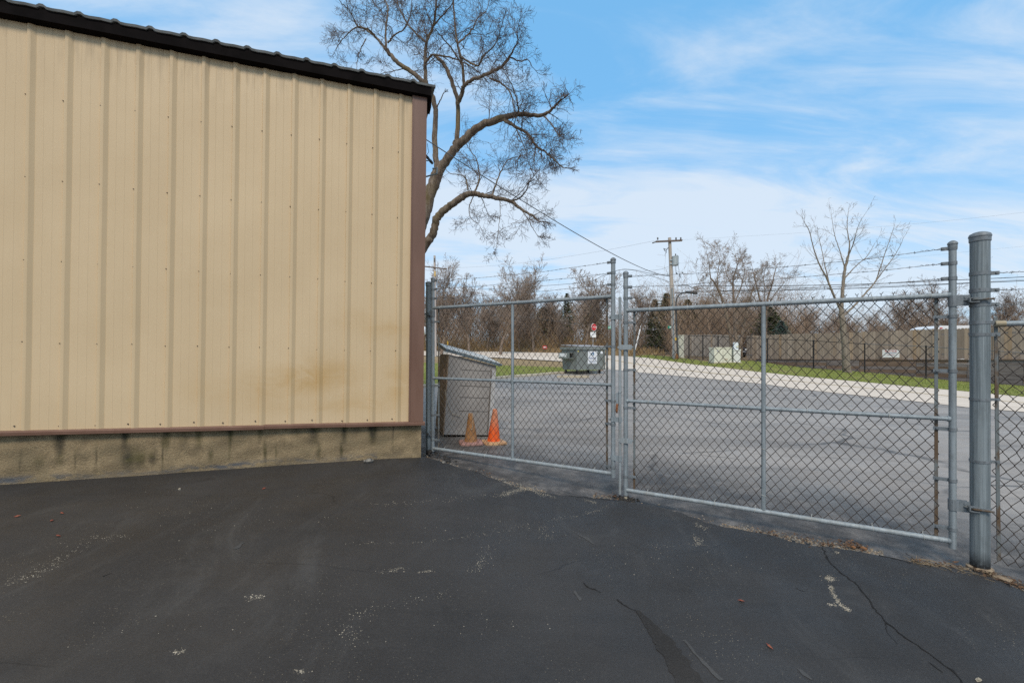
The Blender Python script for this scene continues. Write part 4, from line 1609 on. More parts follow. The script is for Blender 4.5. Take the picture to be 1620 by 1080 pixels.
def loose_stones():
    worn = [([(15, 922), (60, 905), (95, 882), (150, 850)], 210, 8), ([(150, 850), (205, 848)], 40, 6), ([(250, 845), (380, 828), (440, 815)], 40, 16),
            ([(545, 860), (680, 857)], 50, 3), ([(680, 857), (760, 845), (860, 825), (930, 812)], 110, 4), ([(930, 812), (955, 803), (970, 795)], 90, 3),
            ([(590, 798), (680, 793), (780, 784), (800, 780)], 190, 5), ([(795, 783), (815, 776), (835, 772)], 480, 4), ([(835, 772), (850, 778), (860, 783)], 240, 3),
            ([(860, 780), (880, 788)], 90, 2), ([(925, 790), (942, 795)], 90, 2), ([(800, 765), (840, 775)], 150, 4), ([(600, 905), (640, 898)], 70, 5), ([(660, 905), (685, 902)], 50, 2), ([(745, 905), (765, 890), (775, 862)], 100, 8),
            ([(555, 975), (600, 960), (725, 935)], 90, 9), ([(1308, 912), (1316, 917)], 150, 4), ([(1314, 926), (1318, 940), (1330, 956), (1344, 966)], 330, 2.2), ([(1310, 955), (1330, 958)], 60, 2.5),
            ([(1098, 848), (1108, 856), (1102, 862)], 130, 4), ([(1322, 872), (1326, 874)], 30, 2), ([(1100, 826), (1118, 838)], 90, 4), ([(275, 1032), (290, 1028)], 60, 4), ([(470, 1060), (480, 1062)], 40, 4),
            ([(390, 945), (415, 942)], 80, 5), ([(100, 990), (600, 1010), (900, 980)], 70, 40), ([(200, 800), (600, 820), (900, 850)], 110, 30), ([(900, 880), (1200, 900)], 110, 40), ([(545, 990), (560, 1010)], 60, 10), ([(860, 830), (870, 850)], 60, 8), ([(1040, 860), (1050, 870)], 30, 14)]
    sp = scatter_px(worn, 41)
    stones('gravel', 'pale grit and worn aggregate scattered over the sealed asphalt', sp, 'stone_pale', .0027, 42, .30)
    deb = []
    rg = random.Random(44)
    segs_ = [((735, 743), (800, 763), 120), ((800, 763), (860, 778), 160), ((935, 787), (985, 791), 150), ((1140, 831), (1200, 842), 260), ((1200, 842), (1330, 866), 520), ((1330, 866), (1395, 877), 420), ((1440, 888), (1540, 902), 420), ((1560, 906), (1640, 938), 330), ((665, 716), (735, 743), 60), ((985, 791), (1140, 831), 90)]
    for a, b, n in segs_:
        for _ in range(n):
            t = rg.random()
            x, y = G(a[0] + (b[0] - a[0]) * t + rg.gauss(0, 2), a[1] + (b[1] - a[1]) * t - 2 + rg.gauss(0, 3.0))
            deb.append((x, y, rg.uniform(.4, 1.5)))
    stones('rubble', 'grey and tan grit lying along the broken asphalt edge', deb[::2], 'stone_grey', .0075, 45, .6, lift=-.012)
    stones('rubble', 'tan crumbs lying along the broken asphalt edge', deb[1::2], 'stone_tan', .0065, 46, .6, lift=-.012)
    # black crumbs at the left post
    bl = scatter_px([([(672, 712), (700, 722), (715, 730)], 60, 5), ([(975, 786), (1002, 790)], 70, 4)], 47)
    stones('rubble', 'black asphalt crumbs round the foot of the left post and drop rod', bl, 'black_soil', .014, 48, .8, lift=-.006)


loose_stones()


def leaf_pile():
    rg = random.Random(51)
    mb = MB()
    for a, b, n in (((1200, 842), (1340, 868), 200), ((1330, 858), (1372, 872), 160), ((1540, 902), (1640, 938), 330), ((745, 746), (790, 756), 40), ((935, 786), (985, 790), 60), ((970, 786), (1003, 792), 50), ((1440, 888), (1540, 903), 110)):
        for _ in range(n):
            t = rg.random()
            x, y = G(a[0] + (b[0] - a[0]) * t + rg.gauss(0, 3), a[1] + (b[1] - a[1]) * t - 3 + rg.gauss(0, 2.6))
            z = gz(x, y) + rg.uniform(-.02, .012)
            s = rg.uniform(.006, .017)
            an = rg.uniform(0, 6.28)
            u = Vector((math.cos(an), math.sin(an), rg.uniform(-.4, .4))) * s
            v = Vector((-math.sin(an), math.cos(an), rg.uniform(-.5, .5))) * (s * .45)
            c = Vector((x, y, z))
            mb.add([c - u, c - v + UP * .002, c + u, c + v - UP * .001], [(0, 1, 2, 3)])
    tag(mb.build('leaf_litter', 'leaf_brown'), 'dry brown leaf litter caught along the broken asphalt edge', 'leaf litter', kind='stuff')
    # straw-like strips
    mb = MB()
    for _ in range(120):
        t = rg.random()
        px, py = (1440 + 170 * t, 888 + 34 * t)
        x, y = G(px + rg.gauss(0, 4), py - 2 + rg.gauss(0, 3))
        an = rg.uniform(0, 6.28); L = rg.uniform(.015, .05)
        c = Vector((x, y, gz(x, y) + rg.uniform(-.01, .008)))
        d = Vector((math.cos(an), math.sin(an), rg.uniform(-.2, .3))) * L
        mb.tube([c - d, c + d], .0012, 3)
    tag(mb.build('plant_litter', 'straw'), 'thin straw stalks lying at the foot of the thick post', 'plant litter', kind='stuff')
    # single red leaves on the yard
    for px, py in ((28, 817), (82, 824), (98, 812), (92, 848), (418, 773), (1172, 951), (1217, 1023)):
        x, y = G(px, py)
        mb = MB()
        s = .014
        an = rg.uniform(0, 6.28)
        U = Vector((math.cos(an), math.sin(an), .12)) * s
        V = Vector((-math.sin(an), math.cos(an), .25)) * s * .5
        c = Vector((x, y, gz(x, y) + .006))
        pts = [c - U * 1.5, c - U * .6 - V, c + U * .2 - V * 1.2, c + U * .5 - V * .5, c + U * 1.3, c + U * .5 + V * .6, c + U * .1 + V * 1.3, c - U * .6 + V * .9]
        m0 = c + UP * .006
        mb.add([m0] + pts, [(0, i + 1, (i + 1) % 8 + 1) for i in range(8)])
        tag(mb.build('fallen_leaf', 'leaf_red'), 'small curled red leaf lying on the sealed asphalt', 'leaf', 'red leaves on the yard')
    # larger single pieces
    def rock(px, py, size, mat, label, flat=.6, seed=1, nm='rock'):
        x, y = G(px, py)
        bm = bmesh.new()
        bmesh.ops.create_icosphere(bm, subdivisions=2, radius=1)
        rr = random.Random(seed)
        for v in bm.verts:
            k = 1 + rr.uniform(-.22, .22)
            v.co = Vector((v.co.x * size[0] * k, v.co.y * size[1] * k, v.co.z * size[2] * k))
        me = bpy.data.meshes.new(nm)
        bm.to_mesh(me); bm.free()
        me.materials.append(M[mat])
        o = bpy.data.objects.new(nm, me)
        o.location = (x, y, gz(x, y) + size[2] * .55)
        o.rotation_euler = (0, 0, rr.uniform(0, 6))
        COL.objects.link(o)
        tag(o, label, 'rock')
    rock(583, 731, (.045, .03, .025), 'stone_grey', 'grey stone lying against the stained concrete base', seed=3)
    rock(680, 716, (.035, .03, .02), 'black_soil', 'black lump of asphalt at the foot of the slim post', seed=4)
    rock(690, 718, (.022, .018, .014), 'black_soil', 'smaller black lump beside the foot of the slim post', seed=5)
    rock(702, 732, (.025, .018, .012), 'stone_grey', 'flat grey chip on the broken edge by the slim post', seed=6)
    rock(1586, 916, (.045, .030, .011), 'stone_tan', 'flat tan stone slab beside the foot of the thick post', seed=7)
    rock(1366, 868, (.020, .014, .009), 'moss_rust', 'orange brick fragment in the broken edge under the wide gate leaf', seed=8)
    rock(1350, 866, (.014, .012, .008), 'moss_rust', 'smaller orange brick fragment in the broken edge under the wide gate leaf', seed=9)
    rock(990, 788, (.014, .012, .012), 'stone_pale', 'pale pebble at the foot of the drop rod', seed=10)
    rock(284, 774, (.012, .009, .008), 'stone_pale', 'lone white pebble on the sealed asphalt before the concrete base', seed=11)
    rock(1548, 1076, (.012, .008, .007), 'stone_pale', 'white pebble at the lower right of the sealed yard', seed=12)


leaf_pile()


# ------------------------------------------------------------------ storage bin and traffic cones behind the left leaf
def storage_bin():
    x0, y0 = -.905, 5.9
    a = R(17)
    U = Vector((math.cos(a), math.sin(a), 0)); V = Vector((-math.sin(a), math.cos(a), 0))
    tilt = Matrix.Rotation(R(3.6), 3, V)
    U2, Z2 = tilt @ U, tilt @ UP
    z0 = gz(x0, y0) + .035
    O = Vector((x0, y0, z0))
    r = thing('storage_bin', 'grey slope-lidded storage bin behind the slim gate post', 'bin', O)
    Wd, Dp, HL, HR = .66, .80, 1.07, .955

    def B(u, v, z):
        return O + U2 * u + V * v + Z2 * z
    mb = MB()
    mb.hexa([B(0, 0, 0), B(Wd, 0, 0), B(Wd, Dp, 0), B(0, Dp, 0), B(0, 0, HL), B(Wd, 0, HR), B(Wd, Dp, HR), B(0, Dp, HL)])
    mb.build('body', 'bin_grey', r)
    mb = MB()
    mb.hexa([B(-.012, .004, -.005), B(-.001, .004, -.005), B(-.001, Dp, -.005), B(-.012, Dp, -.005), B(-.012, .004, HL), B(-.001, .004, HL), B(-.001, Dp, HL), B(-.012, Dp, HL)])
    mb.box(B(-.02, .22, .78), (.012, .03, .09), (U2, V, Z2))
    mb.build('side_panel', 'bin_brown', r)
    for z in (.875, .745, .66, .505, .32):
        mb = MB()
        mb.box(B(.38, .001, z), (.20, .003, .004), (U2, V, Z2))
        mb.build('groove', 'bin_groove', r)
    mb = MB()
    mb.box(B(.592, -.002, .45), (.0045, .004, .44), (U2, V, Z2))
    mb.build('groove', 'bin_groove', r)
    mb = MB()
    mb.box(B(.632, -.004, .45), (.026, .006, .44), (U2, V, Z2))
    mb.build('corner_post', 'cabinet_grey', r)
    # lid: pale top on a slate rim, made of overlapping courses
    n = 6
    L0, L1 = -.06, Wd + .03
    def zt(u):
        return HL + (HR - HL) * u / Wd
    for i in range(n):
        u0 = L0 + (L1 - L0) * i / n; u1 = L0 + (L1 - L0) * (i + 1) / n + .012
        mb = MB()
        k = .004 * (n - i)
        mb.hexa([B(u0, -.045, zt(u0) + .002 + k), B(u1, -.045, zt(u1) + .002 + k - .005), B(u1, Dp + .04, zt(u1) + .092 + k - .005), B(u0, Dp + .04, zt(u0) + .092 + k),
                 B(u0, -.045, zt(u0) + .042 + k), B(u1, -.045, zt(u1) + .040 + k - .005), B(u1, Dp + .04, zt(u1) + .130 + k - .005), B(u0, Dp + .04, zt(u0) + .132 + k)])
        mb.build('lid_course', 'bin_lid_edge', r)
        mb = MB()
        mb.hexa([B(u0, -.030, zt(u0) + .043 + k), B(u1, -.030, zt(u1) + .041 + k - .005), B(u1, Dp + .03, zt(u1) + .131 + k - .005), B(u0, Dp + .03, zt(u0) + .133 + k),
                 B(u0, -.030, zt(u0) + .052 + k), B(u1, -.030, zt(u1) + .050 + k - .005), B(u1, Dp + .03, zt(u1) + .140 + k - .005), B(u0, Dp + .03, zt(u0) + .142 + k)])
        mb.build('lid_top', 'bin_lid_top', r)
    mb = MB()
    mb.tube([B(Wd - .02, -.02, zt(Wd) + .03), B(Wd + .075, -.02, zt(Wd) + .012)], [.018, .015], 10)
    mb.build('lid_handle', 'bin_lid_edge', r)
    # frayed cord hanging on the front
    mb = MB()
    mb.tube([B(-.03, -.01, .60), B(.0, -.014, .48), B(.06, -.014, .31), B(.085, -.02, .285), B(.14, -.02, .265), B(.20, -.02, .25)], .0035, 5)
    mb.tube([B(.085, -.02, .285), B(.10, -.022, .25), B(.108, -.022, .19)], .003, 5)
    tag(mb.build('cord', 'cord_tan'), 'frayed tan cord hanging on the grey storage bin', 'cord')


storage_bin()


def cone(px, py, zz, hgt_, lean, mats, label, fade, squat=1.0, rot=0.0):
    x = (px - 810) * zz / F
    z0 = gz(x, zz)
    r = thing('traffic_cone', label, 'traffic cone', (x, zz, z0), 'traffic cones behind the gate')
    mb = MB()
    h = .135
    ca, sa = math.cos(rot), math.sin(rot)
    # bevelled square base
    pts = []
    for k in range(4):
        for j in (-1, 0, 1):
            an = R(45 + 90 * k + j * 9)
            rr = h * (1.32 if j else 1.38)
            pts.append((math.cos(an) * rr, math.sin(an) * rr))
    n = len(pts)
    vs = []
    for s, z in ((1.0, .002), (1.0, .020), (.93, .030), (.55, .034)):
        for (a, b) in pts:
            vs.append((x + (a * ca - b * sa) * s, zz + (a * sa + b * ca) * s, z0 + z))
    fs = [(l * n + k, l * n + (k + 1) % n, (l + 1) * n + (k + 1) % n, (l + 1) * n + k) for l in range(3) for k in range(n)]
    fs.append(tuple(3 * n + k for k in range(n)))
    mb.add(vs, fs)
    mb.build('base', mats[1], r, smooth=40)
    mb = MB()
    prof = [(.086, .028), (.080, .040), (.077, .06)] + [(.077 - (.077 - .028) * t, .06 + (hgt_ - .06) * t) for t in np.linspace(.1, 1, 10)] + [(.024, hgt_ + .004), (.020, hgt_ - .002), (.024, hgt_ - .06)]
    mb.lathe(prof, (0, 0, 0), 26)
    rg = random.Random(int(px))
    vv, fd = [], []
    for (a, b, c) in mb.v:
        k = max(0, (c - .05) / hgt_)
        dent = 1 + .05 * math.sin(math.atan2(b, a) * 2 + c * 9) * k
        vv.append((x + a * dent + lean[0] * k * hgt_, zz + b * dent + lean[1] * k * hgt_, z0 + c))
        fd.append(fade * max(0, min(1, (c / hgt_ - .35) / .45)))
    mb.v = vv
    mb.build('cone_body', mats[0], r, smooth=50, attrs={'fade': fd})
    return r


cone(745, 700, 5.52, .375, (-.01, 0), ('cone_brown', 'cone_brown_base'), 'faded brown traffic cone in front of the grey bin', 0, rot=.2)
cone(781, 696, 5.62, .430, (.045, .0), ('cone_orange', 'cone_orange_base'), 'bright orange traffic cone at the corner of the grey bin', 1, rot=.35)


def cone_cord():
    q = Vector(((745 - 810) * 5.46 / F, 5.44, 0))
    z0 = gz(q.x, 5.52)
    mb = MB()
    mb.tube([(q.x + .0, 5.50, z0 + .380), (q.x + .02, 5.48, z0 + .365), (q.x + .025, 5.455, z0 + .28), (q.x + .02, 5.445, z0 + .22), (q.x + .012, 5.44, z0 + .19)], [.003, .003, .0025, .0025, .006], 5)
    tag(mb.build('cord', 'cord_tan'), 'short pale cord draped over the faded brown cone', 'cord')


cone_cord()


# ------------------------------------------------------------------ dumpster
def dumpster():
    cx, cy = (912 - 810) * 21.2 / F, 21.2
    z0 = gz(cx, cy) + .02
    b = R(31)
    U = Vector((math.cos(b), math.sin(b), 0)); V = Vector((-math.sin(b), math.cos(b), 0))
    O = Vector((cx, cy, z0))
    Wd, Dp = 1.82, 1.18
    r = thing('dumpster', 'grey-green dumpster on casters with a white sticker at the edge of the lot', 'dumpster', O + U * (Wd / 2) + V * (Dp / 2))

    def B(u, v, z):
        return O + U * u + V * v + UP * z
    zb, zt = .20, 1.27
    mb = MB()
    mb.hexa([B(.05, .05, zb), B(Wd - .08, .05, zb), B(Wd - .08, Dp - .05, zb), B(.05, Dp - .05, zb), B(0, 0, zt), B(Wd, 0, zt), B(Wd, Dp, zt), B(0, Dp, zt)])
    # stiffening ribs
    for u in (.03, Wd - .04):
        mb.box(B(u, -.005, .74), (.03, .03, .52), (U, V, UP))
    mb.box(B(Wd / 2, .03, zb + .03), (Wd / 2 - .05, .03, .03), (U, V, UP))
    mb.build('body', 'dumpster_green', r)
    mb = MB()
    for (c, h) in ((B(Wd / 2, -.02, zt - .02), (Wd / 2 + .06, .04, .07)), (B(Wd / 2, Dp + .02, zt - .02), (Wd / 2 + .06, .04, .07))):
        mb.box(c, h, (U, V, UP))
    for u in (-.02, Wd + .02):
        mb.box(B(u, Dp / 2, zt - .02), (.04, Dp / 2 - .022, .068), (U, V, UP))
    mb.build('rim', 'dumpster_green', r)
    for u0, u1 in ((.0, Wd / 2 - .02), (Wd / 2 + .02, Wd)):
        mb = MB()
        n = 6
        for i in range(n):
            a0 = u0 + (u1 - u0) * i / n; a1 = u0 + (u1 - u0) * (i + .8) / n
            mb.hexa([B(a0, -.05, zt + .06), B(a1, -.05, zt + .06), B(a1, Dp + .03, zt + .13), B(a0, Dp + .03, zt + .13), B(a0, -.05, zt + .095), B(a1, -.05, zt + .095), B(a1, Dp + .03, zt + .165), B(a0, Dp + .03, zt + .165)])
        mb.hexa([B(u0, -.04, zt + .052), B(u1, -.04, zt + .052), B(u1, Dp + .02, zt + .125), B(u0, Dp + .02, zt + .125), B(u0, -.04, zt + .085), B(u1, -.04, zt + .085), B(u1, Dp + .02, zt + .155), B(u0, Dp + .02, zt + .155)])
        mb.build('lid', 'dumpster_lid', r)
    # fork sleeve on the end face
    mb = MB()
    for (z, h) in ((1.02, .015), (.76, .015)):
        mb.box(B(-.13, Dp * .55, z), (.13, .42, h), (U, V, UP))
    mb.box(B(-.25, Dp * .55, .89), (.012, .42, .14), (U, V, UP))
    mb.build('fork_sleeve', 'dumpster_green', r)
    mb = MB()
    mb.box(B(-.264, Dp * .62, .92), (.003, .30, .085), (U, V, UP))
    sl = mb.build('sticker', 'sticker_white', r)
    mb = MB()
    mb.box(B(-.2685, Dp * .72, .965), (.0015, .18, .03), (U, V, UP))
    mb.build('stripe', 'sticker_orange', sl).matrix_parent_inverse = Matrix()
    for ch in sl.children:
        ch.matrix_parent_inverse = sl.matrix_parent_inverse.inverted() @ Matrix.Translation(-r.location) if False else sl.matrix_parent_inverse
        ch.matrix_parent_inverse = Matrix()
        ch.parent = r
    # casters
    for (u, v) in ((.16, .16), (Wd - .22, .16), (.16, Dp - .16), (Wd - .22, Dp - .16)):
        mb = MB()
        mb.tube([B(u - .025, v, .075), B(u + .025, v, .075)], .078, 16)
        w = mb.build('caster', 'rubber_black', r, smooth=40)
        mb = MB()
        for k in (-.035, .035):
            mb.box(B(u + k, v, .13), (.005, .03, .07), (U, V, UP))
        mb.box(B(u, v, .197), (.06, .06, .008), (U, V, UP))
        f = mb.build('fork', 'rubber_black', r)
    # front sticker: sheet, round emblem, name, small lines
    fs = V * -1
    slope = (B(0, 0, zt) - B(0, .05, zb)).normalized()
    c = B(1.02, .018, .80) + fs * .006
    mb = MB()
    mb.box(c, (.30, .003, .31), (U, V, slope))
    mb.build('sticker', 'sticker_white', r)
    q = c + fs * .0035
    def disc(cen, rad, mat, nm, lift):
        mb = MB()
        pts = [cen + fs * lift + U * (math.cos(k * .393) * rad) + slope * (math.sin(k * .393) * rad) for k in range(16)]
        mb.add(pts, [tuple(range(16))])
        mb.build(nm, mat, r)
    disc(q + slope * .17, .095, 'ink_blue', 'emblem', .002)
    mb = MB()
    e = q + slope * .17 + fs * .004
    mb.add([e + U * -.085 + slope * -.02, e + U * -.02 + slope * -.075, e + U * .0 + slope * .06], [(0, 1, 2)])
    mb.add([e + U * .085 + slope * -.02, e + U * .0 + slope * .06, e + U * .02 + slope * -.075], [(0, 1, 2)])
    mb.build('emblem', 'ink_teal', r)
    mb = MB()
    mb.add([e + fs * .002 + U * -.032 + slope * -.06, e + fs * .002 + U * .032 + slope * -.06, e + fs * .002 + U * .0 + slope * .07], [(0, 1, 2)])
    mb.build('emblem', 'sticker_white', r)
    mt = face_mtx(q + slope * -.035 + fs * .002, U, slope)
    mt = mt @ Matrix.Scale(1.0, 4) @ Matrix(((1, .25, 0, 0), (0, 1, 0, 0), (0, 0, 1, 0), (0, 0, 0, 1)))
    text_mesh('Advance', .135, 'lettering', 'ink_blue', mt, r)
    for k, (zz, w) in enumerate(((-.16, .2), (-.205, .22), (-.25, .2))):
        mb = MB()
        for sgn in (-1, 1):
            mb.box(q + slope * zz + U * (sgn * w * .55) + fs * .002, (w * .45, .001, .010), (U, V, slope))
        mb.build('small_print', 'ink_grey', r)
    mb = MB()
    mb.box(B(1.60, -.002, 1.05), (.075, .003, .07), (U, V, UP))
    mb.build('sticker', 'sticker_white', r)
    mb = MB()
    mb.box(B(1.60, -.007, 1.135), (.06, .003, .016), (U, V, UP))
    mb.build('sticker', 'sticker_yellow', r)
    mb = MB()
    mb.box(B(.07, -.04, 1.10), (.022, .003, .03), (U, V, UP))
    mb.build('reflector', 'sticker_yellow', r)


dumpster()


# a plank lying at the lot edge in front of the dumpster
def plank():
    a, c = G(881, 597), G(932, 597.5)
    d = Vector((c[0] - a[0], c[1] - a[1], 0))
    L = d.length; d.normalize()
    m = Vector(((a[0] + c[0]) / 2, (a[1] + c[1]) / 2, 0)); m.z = gz(m.x, m.y) + .05
    mb = MB()
    mb.box(m, (L / 2, .07, .05), (d, Vector((-d.y, d.x, 0)), UP))
    tag(mb.build('timber_sleeper', 'kerb_concrete'), 'pale timber sleeper lying on the lot edge before the dumpster', 'timber')


plank()


# ------------------------------------------------------------------ signs
def sign_post(root, x, y, z0, z1, r=.03, lean=0.0):
    mb = MB()
    mb.tube([(x + lean, y, z0 - .1), (x, y, z1)], r, 8)
    return mb.build('post', 'sign_post', root)


def stop_sign():
    D = 46.0
    c = P(939.6, 517.4, D)
    z0 = gz(c.x, D)
    r = thing('stop_sign', 'red STOP sign with a white plate under it behind the dumpster', 'road sign', (c.x, D, z0))
    sign_post(r, c.x - .03, D + .06, z0, c.z + .3, .032, -.10)
    mb = MB()
    pts = lambda rad, yy: [Vector((c.x + rad * math.cos(R(22.5 + 45 * k)) * .86, yy, c.z + rad * math.sin(R(22.5 + 45 * k)) * 1.12)) for k in range(8)]
    a, bk = pts(.36, D), pts(.36, D + .02)
    mb.add(a + bk, [tuple(range(8)), tuple(range(15, 7, -1))] + [(k, 8 + k, 8 + (k + 1) % 8, (k + 1) % 8) for k in range(8)])
    mb.build('border', 'sign_white', r)
    mb = MB()
    mb.add(pts(.325, D - .006), [tuple(range(8))])
    mb.build('face', 'sign_red', r)
    text_mesh('STOP', .27, 'lettering', 'sign_white', face_mtx(Vector((c.x, D - .014, c.z)), Vector((.86, 0, 0)), UP), r)
    q = P(938.5, 529.3, D)
    mb = MB()
    mb.box(q, (.29, .012, .27))
    mb.build('plate', 'sign_white', r)
    mb = MB()
    for dz, w in ((.10, .18), (-.02, .15)):
        mb.box(q + Vector((0, -.016, dz)), (w, .003, .022))
    mb.build('small_print', 'ink_grey', r)


stop_sign()


def street_sign(px0, px1, py, D, label, post_px):
    a, c = P(px0, py - 2.0, D), P(px1, py + 2.0, D)
    z0 = gz(a.x, D)
    xp = (post_px - 810) * D / F
    r = thing('street_sign', label, 'street sign', (xp, D, z0))
    mb = MB()
    mb.box((a + c) / 2, ((c.x - a.x) / 2, .01, (a.z - c.z) / 2))
    mb.build('blade', 'sign_green', r)
    mb = MB()
    w = (c.x - a.x)
    mb.box((a + c) / 2 + Vector((w * .1, -.014, 0)), (w * .25, .003, .05))
    mb.build('lettering', 'sign_white', r)
    sign_post(r, xp, D + .05, z0, a.z + .05, .03)


street_sign(960, 967.5, 518, 48, 'green street name sign on a pole beside the STOP sign', 969.5)
street_sign(1056.6, 1063.5, 517.5, 38, 'green street name sign fixed beside the wooden utility pole', 1064.2)


def yard_sign():
    D = 66
    c = P(862, 549.3, D)
    z0 = gz(c.x, D)
    r = thing('yard_sign', 'small red and white yard sign in the dead grass', 'sign', (c.x, D, z0))
    mb = MB(); mb.box(c, (.32, .01, .24)); mb.build('panel', 'sign_red', r)
    mb = MB(); mb.box(c + Vector((.02, -.016, .02)), (.22, .003, .09)); mb.build('lettering', 'sign_white', r)
    mb = MB()
    for k in (-.25, .25):
        mb.tube([(c.x + k, D + .02, z0 - .1), (c.x + k, D + .02, c.z)], .012, 5)
    mb.build('stake', 'sign_post', r)


yard_sign()


def marker_post(px, top, bot, D, w, mat, label, lean=0.0):
    a, b = P(px, bot, D), P(px + lean, top, D)
    mb = MB()
    mb.tube([a, a.lerp(b, .9), b], [w, w, w * .6], 8)
    mb.tube([a.lerp(b, .8), a.lerp(b, .86)], w * 1.15, 8)
    tag(mb.build('marker_post', mat, smooth=40), label, 'marker post')


marker_post(708.5, 539, 556, 58, .05, 'marker_yellow', 'thin yellow marker post in the dead grass across the road')
marker_post(1003.0, 515.5, 560, 48, .07, 'white_paint', 'leaning white marker pole at the roadside before the thicket', 11)


# ------------------------------------------------------------------ utility poles, street lamp, wires
def pole_main():
    D = 36.0
    x0 = (1068.2 - 810) * D / F
    z0 = gz(x0, D)
    top = P(1059.2, 376, D)
    base = Vector((x0, D, z0 - .3))
    r = thing('utility_pole', 'wooden utility pole with grey transformer and street lamp arm', 'utility pole', (x0, D, z0))
    mb = MB()
    mb.tube([base, base.lerp(top, .5), top], [.185, .16, .125], 14)
    mb.build('pole', 'pole_wood', r, smooth=50)
    mb = MB()
    a, b = P(1038, 382.3, D - .2), P(1079, 380.4, D - .2)
    mb.box((a + b) / 2, ((b - a).length / 2, .055, .065), ((b - a).normalized(), Vector((0, 1, 0)), UP))
    mb.build('crossarm', 'arm_wood', r)
    mb = MB()
    for px in (1040.5, 1069.5, 1077):
        q = P(px, 379.5, D - .2)
        mb.lathe([(.03, 0), (.07, .06), (.05, .10), (.07, .14), (.045, .2), (.01, .22)], q, 8)
    mb.tube([P(1032, 384.5, D - .2), P(1039, 382, D - .2)], .05, 6)
    mb.tube([P(1077, 380.4, D - .2), P(1079.5, 379.6, D - .2)], .05, 6)
    mb.build('insulator', 'cable_grey', r, smooth=50)
    mb = MB()
    q = P(1068.4, 413, D - .25)
    mb.lathe([(.235, -.36), (.25, -.34), (.25, .34), (.26, .35), (.26, .38), (.20, .40)], q, 16)
    mb.box(q + Vector((-.3, .1, .1)), (.1, .06, .05)); mb.box(q + Vector((-.3, .1, -.2)), (.1, .06, .05))
    mb.box(q + Vector((.05, -.27, 0)), (.014, .03, .33)); mb.box(q + Vector((.14, -.25, -.22)), (.10, .03, .014))
    t = mb.build('transformer', 'transformer_grey', r, smooth=35)
    mb = MB()
    mb.lathe([(.03, 0), (.06, .05), (.04, .1), (.06, .15), (.03, .22)], q + Vector((.02, 0, .38)), 8)
    mb.lathe([(.03, 0), (.05, .05), (.03, .1)], q + Vector((.16, 0, .38)), 8)
    mb.build('bushing', 'cable_grey', r, smooth=50)
    # conduit and lamp arm
    mb = MB()
    mb.tube([P(1066.3, 572, D - .2), P(1065.2, 500, D - .2), P(1063.2, 455, D - .2)], .05, 8)
    mb.build('conduit', 'galvanised', r, smooth=50)
    mb = MB()
    mb.tube([P(1072.8, 566, D - .1), P(1071.5, 540, D - .2), P(1070, 505, D - .2), P(1069.3, 480, D - .2), P(1070.5, 472, D - .3), P(1074, 466.5, D - .45), P(1079, 463.6, D - .7), P(1086, 462.8, D - 1.0)], [.06, .06, .06, .055, .05, .05, .05, .05], 8)
    mb.build('lamp_arm', 'lamp_grey', r, smooth=50)
    mb = MB()
    a, b = P(1084.5, 462.0, D - 1.0), P(1102.8, 462.8, D - 1.9)
    mb.tube([a, a.lerp(b, .05), a.lerp(b, .5), a.lerp(b, .9), b], [.05, .10, .125, .125, .06], 10)
    mb.box(a.lerp(b, .85) - UP * .09, (.14, .1, .06))
    mb.build('lamp_head', 'lamp_grey', r, smooth=40)
    mb = MB()
    mb.box(P(1069.0, 536, D - .19), (.05, .01, .11))
    mb.build('tag', 'marker_yellow', r)
    # cut-out fuse and jumpers
    mb = MB()
    mb.tube([P(1057, 392, D), P(1053.5, 396, D - .2), P(1054, 400, D - .2)], .03, 6)
    mb.build('jumper', 'cable_black', r)
    mb = MB()
    mb.tube([P(1053, 394, D - .2), P(1050, 393, D - .2), P(1052, 397, D - .2)], .035, 6)
    mb.build('jumper', 'cable_black', r)
    mb = MB()
    mb.tube([P(1055, 393, D), P(1052, 404, D - .2)], .012, 5)
    mb.build('jumper', 'cable_black', r)
    mb = MB()
    mb.tube([P(1069, 420, D - .3), P(1069.5, 432, D - .3), P(1070.5, 434, D - .3)], .018, 5)
    mb.build('jumper', 'cable_black', r)
    mb = MB()
    mb.tube([P(1073, 420, D - .3), P(1075, 434, D - .3), P(1076, 440, D - .3), P(1073, 445, D - .3), P(1066, 446, D)], .012, 5)
    mb.build('jumper', 'cable_black', r)
    mb = MB()
    mb.tube([P(1075.5, 433, D - .3), P(1075.8, 439, D - .3)], .04, 6)
    mb.build('jumper', 'cable_black', r)
    mb = MB()
    mb.tube([P(1070, 431.5, D - .3), P(1071.5, 434, D - .3)], .05, 6)
    mb.build('jumper', 'cable_black', r)
    mb = MB()
    mb.tube([P(1079, 432, D - .3), P(1080.5, 430.5, D - .3)], .05, 6)
    mb.build('jumper', 'cable_black', r)
    # rust-brown stump at the foot
    mb = MB()
    q = P(1071.0, 567.5, D - .35)
    q.z = gz(q.x, q.y)
    mb.lathe([(.14, -.05), (.13, .15), (.10, .35), (.085, .45), (.01, .47)], q, 8)
    tag(mb.build('pipe_stub', 'moss_rust', smooth=50), 'short rust-brown pipe stub at the foot of the utility pole', 'pipe')


pole_main()


